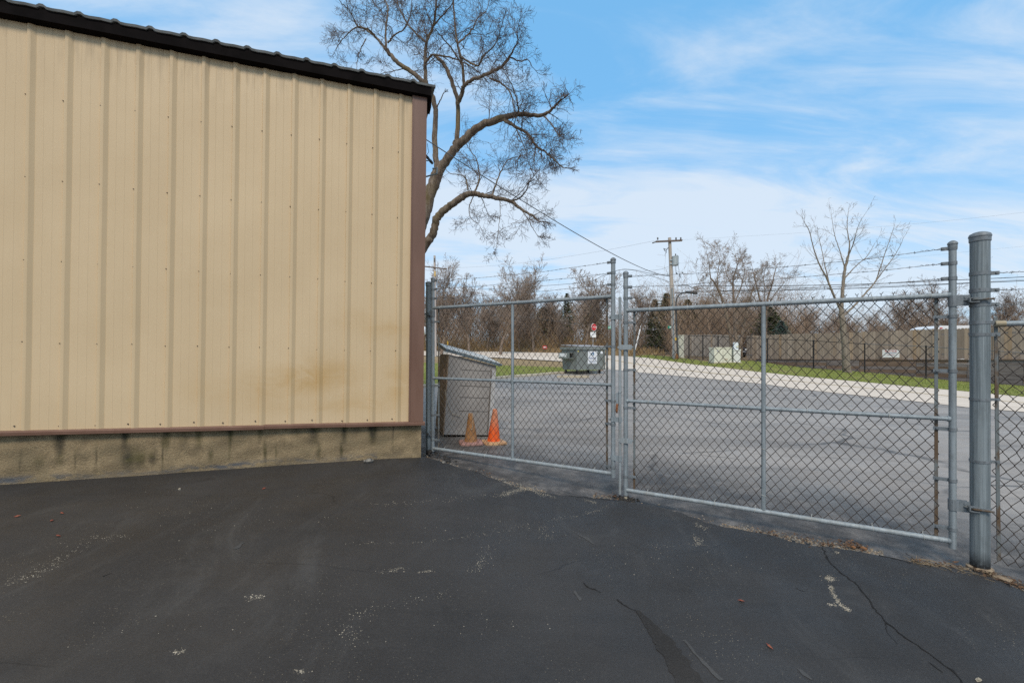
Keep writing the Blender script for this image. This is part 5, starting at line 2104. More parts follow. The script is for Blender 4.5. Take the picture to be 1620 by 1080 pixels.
def pole_far():
    D = 56.0
    top = P(687.5, 404.5, D)
    z0 = gz(top.x, D)
    r = thing('utility_pole', 'distant pale utility pole with one crossarm above the slim gate post', 'utility pole', (top.x, D, z0))
    mb = MB()
    mb.tube([(top.x + .08, D, z0 - .3), (top.x, D, top.z)], [.19, .13], 12)
    mb.build('pole', 'pole_wood_pale', r, smooth=50)
    mb = MB()
    a, b = P(666, 420.8, D - .2), P(707, 425.7, D - .2)
    mb.box((a + b) / 2, ((b - a).length / 2, .06, .07), ((b - a).normalized(), Vector((0, 1, 0)), UP))
    mb.build('crossarm', 'arm_wood', r)
    mb = MB()
    mb.lathe([(.05, 0), (.09, .1), (.05, .2), (.08, .3), (.02, .42)], P(687.3, 413, D - .25), 8)
    mb.build('insulator', 'cable_grey', r)
    mb = MB()
    mb.box(P(688.2, 433, D - .2), (.06, .012, .3))
    mb.build('tag', 'marker_yellow', r)


pole_far()


def wire(pts, r, mat, label, n=5, cat='wire'):
    sm = smooth_line3(pts)
    mb = MB()
    mb.tube(sm, r, n)
    return tag(mb.build('overhead_wire', mat, smooth=60), label, cat)


def smooth_line3(pts):
    out = []
    n = len(pts)
    for i in range(n - 1):
        p0, p1, p2, p3 = (Vector(pts[max(i - 1, 0)]), Vector(pts[i]), Vector(pts[i + 1]), Vector(pts[min(i + 2, n - 1)]))
        for j in range(8):
            t = j / 8
            out.append(0.5 * ((2 * p1) + (p2 - p0) * t + (2 * p0 - 5 * p1 + 4 * p2 - p3) * t * t + (3 * p1 - p0 - 3 * p2 + p3) * t ** 3))
    out.append(Vector(pts[-1]))
    return out


def span(a, b, sag, k=10):
    return [a.lerp(b, t) - UP * (4 * sag * t * (1 - t)) for t in np.linspace(0, 1, k)]


def wires():
    a, b = P(671, 219, 5.3), P(1060, 437, 35.8)
    mb = MB()
    pts = []
    for t in np.linspace(0, 1, 60) ** 1.8:
        pts.append(a.lerp(b, float(t)) - UP * (4 * .36 * float(t) * (1 - float(t)) + .28 * float(t) * (1 - float(t)) ** 4))
    mb.tube(pts, [.006 + .016 * float(t) ** .8 for t in np.linspace(0, 1, 60) ** 1.8], 6)
    tag(mb.build('overhead_wire', 'cable_grey', smooth=60), 'service wire drooping from the building corner to the utility pole', 'wire')
    D = 36.0
    # strands to the right of the pole
    wire([P(1072, 452, D), P(1088, 451.7, D), P(1096, 455.5, D), P(1104, 452.6, D), P(1130, 452.2, D), P(1240, 452, D), P(1380, 449, D), P(1500, 443.5, D), P(1620, 438, D), P(1800, 428, D)], .028, 'cable_black', 'upper thick cable running right from the pole above the wood fence')
    wire([P(1066, 464, D), P(1110, 461, D), P(1240, 459, D), P(1380, 455, D), P(1500, 449.5, D), P(1620, 444, D), P(1800, 434, D)], .030, 'cable_black', 'lower thick cable running right from the pole above the wood fence')
    wire([P(1110, 461.3, D + .5), P(1240, 456, D + .5), P(1300, 454.5, D + .5), P(1500, 448.6, D + .5), P(1620, 442, D + .5)], .014, 'cable_black', 'thin cable strung just above the lower thick cable')
    wire([P(1079, 379.6, D), P(1300, 366, D - 2), P(1480, 351, D - 4), P(1620, 336, D - 5), P(1750, 320, D - 6)], .004, 'cable_grey', 'very thin high wire from the pole crossarm to the right')
    wire([P(1300, 420, D), P(1440, 407, D), P(1620, 389.5, D), P(1800, 372, D)], .004, 'cable_grey', 'faint thin wire passing behind the thick end post')
    # to the left of the pole
    wire([P(1060, 436.5, D), P(1040, 434, D), P(1020, 431, D + 1), P(1000, 427, D + 2), P(985, 426.5, D + 3), P(974, 428.5, D + 4), P(955, 436, D + 5), P(900, 449, D + 10), P(690, 462, 56)], .022, 'cable_grey', 'grey cable bowing left from the pole behind the gate meeting point')
    wire([P(1060, 446.5, D), P(1040, 439.5, D), P(1020, 433.5, D)], .018, 'cable_grey', 'short slanting stay cable on the left of the pole')
    wire([P(1059, 421, D), P(1045, 426, D), P(1020, 428, D + 1), P(985, 425, D + 3)], .010, 'cable_grey', 'thin slack wire hanging left of the transformer')
    wire(span(P(1040, 380, D), P(706, 424, 56), .5), .007, 'cable_grey', 'faint high wire between the two utility poles')
    wire([P(690, 494, 56), P(815, 500, 50), P(900, 511, 44), P(980, 519, 40), P(1064, 521, 36)], .010, 'cable_grey', 'low thin wire crossing in front of the thicket')


wires()


# ------------------------------------------------------------------ roadside cabinets, fences, retaining wall
def cabinet(px0, px1, top, bot, D, depth, mat, label, parts):
    a, c = P(px0, bot, D), P(px1, top, D)
    z0 = min(a.z, gz((a.x + c.x) / 2, D))
    cx = (a.x + c.x) / 2
    r = thing('utility_cabinet', label, 'utility cabinet', (cx, D, z0))
    hw, hz = (c.x - a.x) / 2, (c.z - z0) / 2
    mb = MB()
    mb.box((cx, D + depth / 2, z0 + hz - .05), (hw, depth / 2, hz + .0))
    mb.build('body', mat, r)
    mb = MB()
    mb.box((cx, D + depth / 2, c.z + .0 - .02), (hw + .03, depth / 2 + .03, .035))
    mb.build('lid', mat, r)
    mb = MB()
    mb.box((cx, D + depth / 2 - .04, z0 + .03), (hw + .05, depth / 2 + .04, .05))
    mb.build('plinth', 'kerb_concrete', r)
    for (fx, fz, w, h, m, nm) in parts:
        mb = MB()
        mb.box((cx + fx * hw, D - .008, z0 + 2 * hz * fz), (w, .008, h))
        mb.build(nm, m, r)
    return r


cabinet(1130, 1157.5, 549.5, 574.6, 29, .75, 'cabinet_cream', 'wide cream utility cabinet on the grass verge', ((-.62, .78, .035, .045, 'ink_grey', 'lock'), (.0, .45, .004, .38, 'bin_groove', 'door_seam'), (.35, .25, .10, .06, 'kerb_concrete', 'vent')))
cabinet(1160.5, 1171.5, 553, 574.8, 29.2, .45, 'cabinet_white', 'narrow white utility cabinet right of the wide cream one', ((.1, .85, .02, .05, 'ink_grey', 'lock'),))
cabinet(1074.5, 1082, 530, 563.5, 36.5, .5, 'cabinet_cream', 'tall cream utility cabinet at the end of the wood fence', ((-.3, .5, .02, .1, 'ink_grey', 'lock'),))


def meter():
    D = 29.35
    q = P(1163.8, 547, D)
    r = thing('meter_box', 'white meter box fixed to the brown post behind the narrow cabinet', 'meter box', (q.x, D, q.z - .24))
    mb = MB(); mb.box(q, (.145, .07, .24)); mb.build('housing', 'meter_white', r)
    mb = MB(); mb.tube([q + Vector((.07, -.07, -.05)), q + Vector((.07, -.12, -.05))], .07, 12); mb.build('dial', 'cabinet_cream', r)
    for px, top, bot, lab in ((1159.0, 535, 576, 'brown wooden post between the wide and the narrow cabinet'), (1173.3, 535, 570, 'brown wooden post at the end of the right wood fence')):
        DD = 29.6 if px < 1165 else 33
        a, b = P(px, bot, DD), P(px, top, DD)
        mb = MB()
        mb.box((a + b) / 2, (.055 if px < 1165 else .06, .055, (b.z - a.z) / 2))
        mb.box(b + UP * .01, (.065, .065, .02))
        tag(mb.build('wooden_post', 'timber_soak'), lab, 'post')


meter()


def board_fence(line, label, mat, seed, bw=.14):
    """line: list of (x, y, base z rel eye, top z rel eye)"""
    rg = random.Random(seed)
    p0 = line[0]
    r = thing('wood_fence', label, 'fence', (p0[0], p0[1], EYE + p0[2]))
    mb = MB()
    uv = []
    acc = 0.0
    for (a, b) in zip(line[:-1], line[1:]):
        A, B = Vector((a[0], a[1], 0)), Vector((b[0], b[1], 0))
        d = B - A
        L = d.length
        d.normalize()
        nr = Vector((-d.y, d.x, 0))
        if nr.y > 0:
            nr = -nr
        n = int(L / bw)
        for i in range(n):
            t = (i + .5) / n
            c = A.lerp(B, t)
            zb = EYE + a[2] + (b[2] - a[2]) * t + .04 + rg.uniform(-.02, .02)
            zt = EYE + a[3] + (b[3] - a[3]) * t + rg.uniform(-.025, .025)
            o = nr * (.010 * (i % 2) + rg.uniform(-.004, .004))
            n0 = len(mb.v)
            hw = bw * .512
            for (dx, z) in ((-hw, zb), (hw, zb), (hw, zt - .05), (hw * .6, zt), (-hw * .6, zt), (-hw, zt - .05)):
                q = c + o + d * dx
                mb.v.append((q.x, q.y, z)); uv.append(((acc + i + .5) * .1389 + dx * .3, z))
            for (dx, z) in ((-hw, zb), (hw, zb), (hw, zt - .05), (hw * .6, zt), (-hw * .6, zt), (-hw, zt - .05)):
                q = c + o + d * dx - nr * .02
                mb.v.append((q.x, q.y, z)); uv.append(((acc + i + .5) * .1389 + dx * .3, z))
            f = tuple(n0 + k for k in range(6))
            mb.f.append(f); mb.f.append(tuple(n0 + 6 + k for k in range(5, -1, -1)))
            for k in range(6):
                mb.f.append((n0 + k, n0 + 6 + k, n0 + 6 + (k + 1) % 6, n0 + (k + 1) % 6))
            mb.mi += [0] * 8
        acc += n
    mb.build('boards', mat, r, uv=uv)
    mb = MB()
    for (a, b) in zip(line[:-1], line[1:]):
        for fr in (.18, .82):
            A = Vector((a[0], a[1] + .06, EYE + a[2] + (a[3] - a[2]) * fr)); B = Vector((b[0], b[1] + .06, EYE + b[2] + (b[3] - b[2]) * fr))
            d = (B - A).normalized()
            mb.box((A + B) / 2, ((B - A).length / 2, .03, .045), (d, Vector((-d.y, d.x, 0)).normalized(), UP))
    mb.build('rail', 'timber_dark', r)
    return r


def pl(px, D, yb, yt):
    return ((px - 810) * D / F, D, (HOR - yb) * D / F, (HOR - yt) * D / F)


board_fence([pl(1081, 39.2, 563, 529.5), pl(1130, 37.6, 565, 529), pl(1174, 35.6, 567.5, 530)], 'greyer stretch of tall wood fence left of the gap, behind the cabinets', 'fence_boards_grey', 61)
board_fence([pl(1181, 35.1, 568, 530), pl(1190, 34.6, 568, 530.5), pl(1260, 32.3, 568.3, 527.8), pl(1360, 29.8, 568.8, 525), pl(1450, 27.6, 568.8, 521.5), pl(1531, 25.6, 568.8, 518.5), pl(1620, 23.7, 569, 516), pl(1760, 21.2, 570, 511)], 'long brown wood fence on the dark timber retaining wall', 'fence_boards', 62)


def retaining_wall():
    ln = [pl(1196, 34.2, 574, 568.6), pl(1260, 32.1, 583, 568.9), pl(1360, 29.6, 590, 569.4), pl(1450, 27.4, 599, 569.4), pl(1531, 25.4, 607, 569.4), pl(1620, 23.5, 614, 569.6), pl(1760, 21.0, 628, 570.5)]
    r = thing('retaining_wall', 'dark weathered timber retaining wall under the long brown fence', 'wall', (ln[0][0], ln[0][1], EYE + ln[0][2]))
    rg = random.Random(71)
    top = -.50
    rows = 8
    hh = .205
    for k in range(rows):
        mb = MB()
        for (a, b) in zip(ln[:-1], ln[1:]):
            A, B = Vector((a[0], a[1], 0)), Vector((b[0], b[1], 0))
            ta, tb = EYE + a[3] - hh * k, EYE + b[3] - hh * k
            ga, gb = gz(a[0], a[1]), gz(b[0], b[1])
            if max(ta - ga, tb - gb) < -.15:
                continue
            d = (B - A).normalized()
            L = (B - A).length
            n = max(1, int(L / 1.8))
            for i in range(n):
                t0, t1 = i / n, (i + 1) / n - .006
                p, q = A.lerp(B, t0), A.lerp(B, t1)
                z0_, z1_ = ta + (tb - ta) * t0, ta + (tb - ta) * t1
                nr = Vector((d.y, -d.x, 0))
                out = nr * (rg.uniform(0, .03) + .02 * k)
                w = nr * -.3
                g = .012
                p, q = p + out, q + out
                vs = [Vector((p.x, p.y, z0_ - hh + g)), Vector((q.x, q.y, z1_ - hh + g)), Vector((q.x + w.x, q.y + w.y, z1_ - hh + g)), Vector((p.x + w.x, p.y + w.y, z0_ - hh + g)),
                      Vector((p.x, p.y, z0_)), Vector((q.x, q.y, z1_)), Vector((q.x + w.x, q.y + w.y, z1_)), Vector((p.x + w.x, p.y + w.y, z0_))]
                mb.hexa(vs, 1 if rg.random() < .35 else 0)
        if mb.v:
            mb.build('timber_course', ['timber_dark', 'timber_soak'], r)
    # cap shadow board
    mb = MB()
    for (a, b) in zip(ln[:-1], ln[1:]):
        A, B = Vector((a[0], a[1] - .02, EYE + a[3] + .03)), Vector((b[0], b[1] - .02, EYE + b[3] + .03))
        d = (B - A).normalized()
        mb.box((A + B) / 2, ((B - A).length / 2, .05, .025), (d, Vector((-d.y, d.x, 0)).normalized(), UP))
    mb.build('cap_board', 'timber_soak', r)


retaining_wall()


def black_fence():
    pts = [(1090, 36.0, 531, 565), (1112, 34.9, 531, 566), (1136, 34.0, 532, 567), (1157, 33.4, 533, 570), (1214, 32.6, 536, 574), (1287, 30.3, 539, 582), (1368, 28.0, 544, 591), (1465, 25.6, 548, 601), (1579, 23.2, 555.5, 612), (1700, 21.2, 563, 624)]
    a = pts[0]
    q = P(a[0], a[3], a[1])
    r = thing('metal_fence', 'low black metal fence with slim posts before the retaining wall', 'fence', q)
    prev = None
    for (px, D, yt, yb) in pts:
        t = P(px, yt, D)
        mb = MB()
        mb.tube([(t.x, D, gz(t.x, D) - .1), (t.x, D, t.z)], .045 if px < 1300 else .036, 8)
        mb.lathe([(.055, -.02), (.055, .03), (.01, .06)], t, 8)
        mb.build('post', 'black_paint', r)
        if prev is not None:
            mb = MB()
            mb.tube([prev, t], .021, 6)
            mb.build('top_rail', 'black_paint' if px < 1420 else 'cable_grey', r)
        prev = t


black_fence()


def notice():
    D0 = 28.9
    c = P(1410, 559.3, 28.35)
    r = thing('notice_sign', 'white NOTICE sign with red heading on the brown wood fence', 'sign', c)
    d = (Vector((25.2, 27.6, 0)) - Vector((23.4, 29.8, 0))).normalized()
    nr = Vector((d.y, -d.x, 0))
    if nr.y > 0:
        nr = -nr
    c = c + nr * .12
    mb = MB()
    hw, hh = .42, .245
    mb.box(c, (hw, .006, hh), (d, nr, UP))
    mb.build('panel', 'sign_white', r)
    text_mesh('NOTICE', .165, 'lettering', 'sign_red', face_mtx(c + nr * .012 + UP * .155, d * 1.0, UP), r)
    for dz, w, m in ((.055, .30, 'ink_grey'), (.02, .26, 'ink_grey'), (-.06, .2, 'small_red'), (-.10, .16, 'ink_grey')):
        mb = MB()
        mb.box(c + nr * .009 + UP * dz, (w, .002, .013), (d, nr, UP))
        mb.build('small_print', m, r)


two('small_red', (0.55, 0.30, 0.30), (0.6, 0.35, 0.35), 3)
notice()


# ------------------------------------------------------------------ vehicles, tank and sheds in the distance
def wheel(mb, c, ax, rad, w):
    mb.tube([c - ax * w / 2, c + ax * w / 2], rad, 18)


def hidden_car():
    D = 38.5
    q = P(1180, 566, D)
    r = thing('parked_car', 'black car with pale windscreen seen through the gap in the wood fence', 'car', (q.x, D, q.z))
    U = Vector((.15, -.99, 0)).normalized(); V = Vector((.99, .15, 0)).normalized()
    O = Vector((q.x, D + 1.0, q.z))

    def B(u, v, z):
        return O + V * u - U * v * -1 * -1 + UP * z
    def ring(y, sect):
        return [O + V * u + U * (-y) + UP * z for (u, z) in sect]
    secs = [(0.0, [(-.80, .45), (.80, .45), (.82, .75), (.70, .88), (-.70, .88), (-.82, .75)]),
            (.9, [(-.9, .35), (.9, .35), (.92, .85), (.80, 1.02), (-.80, 1.02), (-.92, .85)]),
            (1.6, [(-.9, .35), (.9, .35), (.92, .95), (.66, 1.62), (-.66, 1.62), (-.92, .95)]),
            (3.2, [(-.9, .35), (.9, .35), (.92, .95), (.66, 1.65), (-.66, 1.65), (-.92, .95)]),
            (4.2, [(-.85, .45), (.85, .45), (.88, .9), (.75, 1.05), (-.75, 1.05), (-.88, .9)])]
    mb = MB()
    for y, s in secs:
        mb.v.extend(ring(y, s))
    for i in range(len(secs) - 1):
        for k in range(6):
            mb.f.append((i * 6 + k, i * 6 + (k + 1) % 6, i * 6 + 6 + (k + 1) % 6, i * 6 + 6 + k)); mb.mi.append(0)
    mb.f += [(5, 4, 3, 2, 1, 0), tuple(24 + k for k in range(6))]; mb.mi += [0, 0]
    mb.build('body', 'car_black', r)
    mb = MB()
    e = .02
    w = [O + V * u + U * (-y + .03) + UP * (z + .03) for (u, y, z) in ((-.74, .98, 1.06), (.74, .98, 1.06), (.62, 1.55, 1.58), (-.62, 1.55, 1.58))]
    mb.add(w, [(0, 1, 2, 3)])
    mb.build('windscreen', 'car_glass', r)
    mb = MB()
    mb.box(O + U * .03 + UP * .55, (.75, .03, .07), (V, U, UP))
    mb.build('bumper', 'chrome', r)
    for u in (-.6, .6):
        mb = MB(); mb.box(O + V * u + U * .02 + UP * .74, (.14, .03, .05), (V, U, UP)); mb.build('headlight', 'sign_white', r)
    for u in (-.84, .84):
        for y in (.8, 3.4):
            mb = MB(); wheel(mb, O + V * u - U * y + UP * .33, V, .33, .2); mb.build('wheel', 'rubber_black', r, smooth=40)


hidden_car()


def white_van():
    D = 33.0
    c = P(1516, 518, D)
    x, ztop = c.x, EYE + (HOR - 514.5) * D / F
    z0 = gz(x, D)
    r = thing('camper_van', 'white camper van whose roof just shows over the brown wood fence', 'van', (x, D, z0))
    U = Vector((1, 0, 0)); V = Vector((0, 1, 0))
    H = ztop - z0
    prof = [(-1.9, .4), (1.9, .4), (2.0, .6), (2.0, H - .5), (1.75, H - .08), (1.2, H), (-1.2, H - .02), (-1.85, H - .22), (-2.0, H - .6), (-2.0, .6)]
    mb = MB()
    n = len(prof)
    mb.v = [(x + a, D, z0 + b) for a, b in prof] + [(x + a, D + 2.0, z0 + b) for a, b in prof]
    mb.f = [tuple(range(n)), tuple(range(2 * n - 1, n - 1, -1))] + [(k, n + k, n + (k + 1) % n, (k + 1) % n) for k in range(n)]
    mb.mi = [0] * len(mb.f)
    mb.build('body', 'white_paint', r)
    for a in (-1.7, -1.3, 1.0):
        mb = MB(); mb.box((x + a, D - .02, z0 + H - .33 + (.12 if a > -1.5 else 0)), (.09, .02, .035)); mb.build('marker_light', 'sign_red', r)
    for a in (-1.2, 1.2):
        mb = MB(); wheel(mb, Vector((x + a, D + .1, z0 + .35)), V, .35, .22); mb.build('wheel', 'rubber_black', r, smooth=40)


white_van()


def tank():
    D = 40.0
    c = P(664, 523, D)
    z0 = gz(c.x, D)
    r = thing('storage_tank', 'white rounded tank end seen between the building and the slim post', 'tank', (c.x, D, z0))
    mb = MB()
    pts = [c + Vector((-2.2, 0, 0)), c + Vector((-2.0, 0, 0)), c + Vector((.42, 0, 0)), c + Vector((.52, 0, 0)), c + Vector((.56, 0, 0))]
    mb.tube(pts, [.25, .40, .40, .33, .12], 18)
    mb.build('shell', 'white_paint', r, smooth=35)
    for k in (-1.6, .1):
        mb = MB()
        mb.box((c.x + k, D, (z0 + c.z - .3) / 2), (.08, .3, (c.z - .3 - z0) / 2 + .05))
        mb.build('leg', 'timber_dark', r)


tank()


def shed(x0, x1, D, yeave, yridge, depth, label):
    A = (x0 - 810) * D / F; B_ = (x1 - 810) * D / F
    ze = EYE + (HOR - yeave) * D / F; zr = EYE + (HOR - yridge) * D / F
    z0 = gz((A + B_) / 2, D) - .3
    r = thing('shed', label, 'shed', ((A + B_) / 2, D, z0 + .3))
    mb = MB()
    mb.hexa([(A, D, z0), (B_, D, z0), (B_, D + depth, z0), (A, D + depth, z0), (A, D, ze), (B_, D, ze), (B_, D + depth, ze), (A, D + depth, ze)])
    mb.add([(A, D + .01, ze), (A, D + depth - .01, ze), (A, D + depth / 2, zr)], [(0, 2, 1)])
    mb.add([(B_, D + .01, ze), (B_, D + depth - .01, ze), (B_, D + depth / 2, zr)], [(0, 1, 2)])
    mb.build('wall', 'shed_wall', r)
    mb = MB()
    o = .4
    for sg in (-1, 1):
        yE = D - o if sg < 0 else D + depth + o
        yR = D + depth / 2
        mb.hexa([(A - o, yE, ze - .1), (B_ + o, yE, ze - .1), (B_ + o, yR, zr), (A - o, yR, zr), (A - o, yE, ze), (B_ + o, yE, ze), (B_ + o, yR, zr + .12), (A - o, yR, zr + .12)])
    mb.build('roof', 'shed_roof', r)
    for k in range(3):
        t = (k + .5) / 3
        xx = A + (B_ - A) * t
        mb = MB()
        mb.box((xx, D - .02, z0 + 1.3), (.55, .03, .9 if k == 1 else .5))
        mb.build('door' if k == 1 else 'window', 'timber_dark', r)


shed(806, 884, 92, 523, 513.5, 7, 'long low shed with pale pinkish roof behind the thicket')
shed(888, 907, 90, 521, 508, 6, 'small gabled shed right of the long low shed in the thicket')


# ------------------------------------------------------------------ trees
class Tree:
    def __init__(self, seed):
        self.rg = random.Random(seed)
        self.p0, self.p1, self.r0, self.r1 = [], [], [], []

    def seg(self, a, b, ra, rb):
        self.p0.append(tuple(a)); self.p1.append(tuple(b)); self.r0.append(ra); self.r1.append(rb)

    def grow(self, p, d, L, r, lev, cfg):
        rg = self.rg
        n = max(2, int(cfg['n'][lev]))
        step = L / n
        d = d.normalized()
        pts = [p]
        rmin = cfg['rmin']
        for i in range(n):
            j = cfg['wob'][lev]
            d = (d + Vector((rg.gauss(0, j), rg.gauss(0, j), rg.gauss(0, j) + cfg['up'][lev] * (step / max(L, .01)) * 1.0))).normalized()
            q = pts[-1] + d * step
            ra = max(rmin, r * (1 - i / n * .75)); rb = max(rmin * .8, r * (1 - (i + 1) / n * .75))
            self.seg(pts[-1], q, ra, rb)
            pts.append(q)
        if lev + 1 < len(cfg['n']):
            k = cfg['kids'][lev]
            k = int(k) + (1 if rg.random() < k - int(k) else 0)
            for c in range(k):
                t = rg.uniform(.18, 1.0)
                i = min(int(t * n), n - 1)
                f = t * n - i
                q = pts[i].lerp(pts[i + 1], f)
                base = (pts[i + 1] - pts[i]).normalized()
                side = Vector((rg.gauss(0, 1), rg.gauss(0, 1), rg.gauss(0, 1)))
                side = (side - base * side.dot(base))
                side = side.normalized() if side.length > 1e-4 else base.orthogonal()
                a = rg.uniform(*cfg['ang'][lev])
                nd = base * math.cos(a) + side * math.sin(a)
                self.grow(q, nd, L * rg.uniform(*cfg['len'][lev]) * (1.15 - .5 * t), max(rmin, r * (1 - .7 * t) * cfg['rr']), lev + 1, cfg)

    def twig_mesh(self, name, mat, parent, n=3):
        mb = MB()
        mb.segs(self.p0, self.p1, self.r0, self.r1, n)
        return mb.build(name, mat, parent)


def traced_tree(name, label, cat, base, limbs, trunk_mat, twig_mat, seed, cfg, density, group=None):
    """limbs: (polyline of world points, start radius, end radius, twigs wanted per metre)"""
    root = thing(name, label, cat, base, group)
    tr = Tree(seed)
    rg = tr.rg
    mb = MB()
    for pts, r0, r1, dens, lmul in limbs:
        sm = smooth_line3(pts)
        # wander slightly so that limbs are not drafted curves
        n = len(sm)
        rads = [.9 * (r0 + (r1 - r0) * (i / (n - 1)) ** .8) for i in range(n)]
        for i in range(1, n - 1):
            sm[i] = sm[i] + Vector((rg.gauss(0, 1), rg.gauss(0, 1), rg.gauss(0, 1))) * (.004 + rads[i] * .045)
            rads[i] *= 1 + rg.uniform(-.04, .04)
        mb.tube(sm, rads, 9 if r0 > .05 else 6)
        L = sum((sm[i + 1] - sm[i]).length for i in range(n - 1))
        k = int(L * dens * density + .5)
        for _ in range(k):
            t = rg.uniform(.08, 1) ** .8
            i = min(int(t * (n - 1)), n - 2)
            q = sm[i].lerp(sm[i + 1], rg.random())
            b = (sm[i + 1] - sm[i]).normalized()
            side = Vector((rg.gauss(0, 1), rg.gauss(0, 1), rg.gauss(.15, 1)))
            side = (side - b * side.dot(b)).normalized()
            a = rg.uniform(.5, 1.25)
            d = b * math.cos(a) + side * math.sin(a)
            tr.grow(q, d, rg.uniform(*cfg['start']) * lmul * (1.25 - .55 * t), min(rads[i] * .5, rg.uniform(.008, .02) * cfg.get('rs', 1)), 0, cfg)
        # tip
        if r1 < .025:
            tr.grow(sm[-1], (sm[-1] - sm[-2]).normalized(), rg.uniform(*cfg['start']) * lmul, r1, 0, cfg)
    mb.build('trunk', trunk_mat, root, smooth=60)
    tr.twig_mesh('crown', twig_mat, root)
    return root


def big_tree():
    D = 11.0

    def T(pts, dz0=0.0, dz1=0.0):
        n = len(pts)
        return [P(x, y, D + dz0 + (dz1 - dz0) * i / max(1, n - 1)) for i, (x, y) in enumerate(pts)]
    bx, by = (628 - 810) * D / F, D
    bz = gz(bx, by)
    base = Vector((bx, by, bz - .1))
    J = P(640, 452, D)
    limbs = [
        ([base, Vector((bx + .05, by, bz + 1.0)), J], .36, .27, 0, 1),
        ([J] + T([(668, 394), (684, 371), (692, 344), (707, 329), (729, 313)], -.3, -.6), .125, .085, .0, 1),
        (T([(729, 313), (744, 306), (764, 309), (784, 313), (809, 319), (824, 331), (842, 341), (850, 348)], -.6, -1.2), .088, .018, 6, .75),
        ([J] + T([(660, 372), (669, 342), (680, 307), (693, 273)], 0, .1), .22, .16, 0, 1),
        (T([(693, 273), (713, 244), (736, 220), (760, 200), (793, 187.5)], .1, -.4), .135, .09, .8, 1),
        (T([(793, 187.5), (821, 181), (859, 182), (878, 168), (888, 158)], -.4, -1.2), .085, .015, 6, .8),
        (T([(693, 273), (690, 250), (687.5, 217), (689, 174), (677, 139), (655, 117), (630, 100), (611, 79)], .1, .6), .085, .055, .6, 1),
        (T([(611, 79), (595, 60), (579, 47.5), (565, 43), (548, 56), (535, 72)], .6, 1.2), .042, .01, 7, 1.0),
        (T([(595, 60), (583, 47), (566, 42), (555, 20), (540, 5)], .6, -.2), .03, .01, 7, 1.0),
        (T([(579, 62), (570, 80), (566, 95), (564, 110)], .6, .3), .018, .006, 5, .7),
        (T([(611, 79), (610, 49), (614, 16), (609, 0), (602, -30)], .6, 1.4), .040, .012, 7, 1.1),
        (T([(614, 68), (625, 55), (640, 45), (650, 20), (652, -10)], .6, 0), .028, .008, 7, 1),
        (T([(677, 139), (674, 128), (672.5, 95), (675, 68), (687, 35), (690, 0), (688, -40)], .5, .9), .066, .02, 7, 1.1),
        (T([(675, 68), (655, 50), (640, 30), (630, 8), (622, -20)], .6, 1.8), .032, .010, 7, 1.1),
        (T([(683, 45), (700, 25), (716, 5), (726, -25)], .7, .0), .030, .010, 7, 1.1),
        (T([(672, 100), (680, 91), (687, 87), (715, 92), (735, 100), (752, 110)], .5, -.2), .040, .012, 7, 1),
        (T([(718, 225), (723, 220), (724, 163), (712, 122), (703, 103), (696, 95), (687, 87)], .0, .4), .075, .038, 1, 1),
        (T([(724, 163), (731, 148), (734, 136), (748, 126), (761, 122), (793, 106), (806, 90)], .0, -.8), .062, .035, 3, 1),
        (T([(806, 90), (812, 80), (819, 64), (818, 48)], -.8, -1.2), .028, .008, 9, .75),
        (T([(806, 90), (822, 97), (835, 95), (842, 106)], -.8, -.4), .022, .008, 9, .7),
        (T([(734, 136), (731, 103), (723, 65), (720, 41), (717, 0), (714, -30)], .0, .5), .046, .015, 7, 1.1),
        (T([(731, 103), (715, 78), (700, 60), (690, 48)], .1, -.8), .028, .01, 7, 1),
        (T([(729, 90), (755, 104), (765, 88), (780, 75), (790, 55)], .1, -1.0), .030, .01, 8, 1),
        (T([(724, 70), (745, 50), (755, 30), (770, 15), (776, -10)], .2, .8), .026, .008, 8, 1),
        (T([(775, 124), (790, 130), (806, 145), (812, 165), (815, 180)], -.4, -.8), .030, .010, 8, 1),
        (T([(797, 190), (815, 200), (835, 212), (848, 231), (862, 240), (882, 258), (892, 266)], -.5, -1.4), .045, .012, 10, .7),
        (T([(848, 231), (845, 255), (848, 275)], -.9, -1.0), .02, .006, 9, .9),
        (T([(793, 187.5), (810, 195), (822, 215), (832, 240)], -.4, -.9), .028, .008, 9, .9),
        (T([(859, 182), (875, 200), (883, 213), (892, 218)], -.8, -1.6), .022, .006, 10, .65),
        (T([(821, 181), (818, 160), (810, 135), (800, 118)], -.6, -1.2), .024, .008, 9, 1),
        (T([(778, 311), (784, 293), (791, 275), (804, 253), (822, 247)], -.9, -.4), .030, .008, 6, .8),
        (T([(751, 305), (758, 285), (758, 271), (753, 251), (740, 233)], -.7, -.2), .030, .008, 6, .8),
        (T([(740, 300), (738, 285), (730, 277), (713, 275), (704, 267)], -.6, -.3), .024, .007, 5, .6),
        (T([(809, 319), (827, 309), (840, 284), (848, 275)], -.9, -1.4), .024, .006, 6, .8),
        (T([(749, 311), (742, 330), (745, 345), (756, 354)], -.7, -.8), .016, .005, 6, .6),
        (T([(791, 316), (791, 342), (787, 378), (785, 395)], -.9, -1.0), .010, .004, 5, .5),
        (T([(824, 331), (834, 345), (842, 360), (850, 372)], -1.1, -1.3), .014, .005, 8, .7),
        (T([(760, 309), (768, 328), (772, 340)], -.7, -.5), .012, .004, 6, .6),
        (T([(691, 170), (697, 158), (703, 146)], .3, .2), .022, .012, .0, .1),
        (T([(677, 139), (660, 135), (648, 140)], .5, .8), .030, .012, 3, .6),
        (T([(640, 108), (625, 112), (600, 118), (585, 125)], .5, 1.0), .018, .006, 5, .7),
    ]
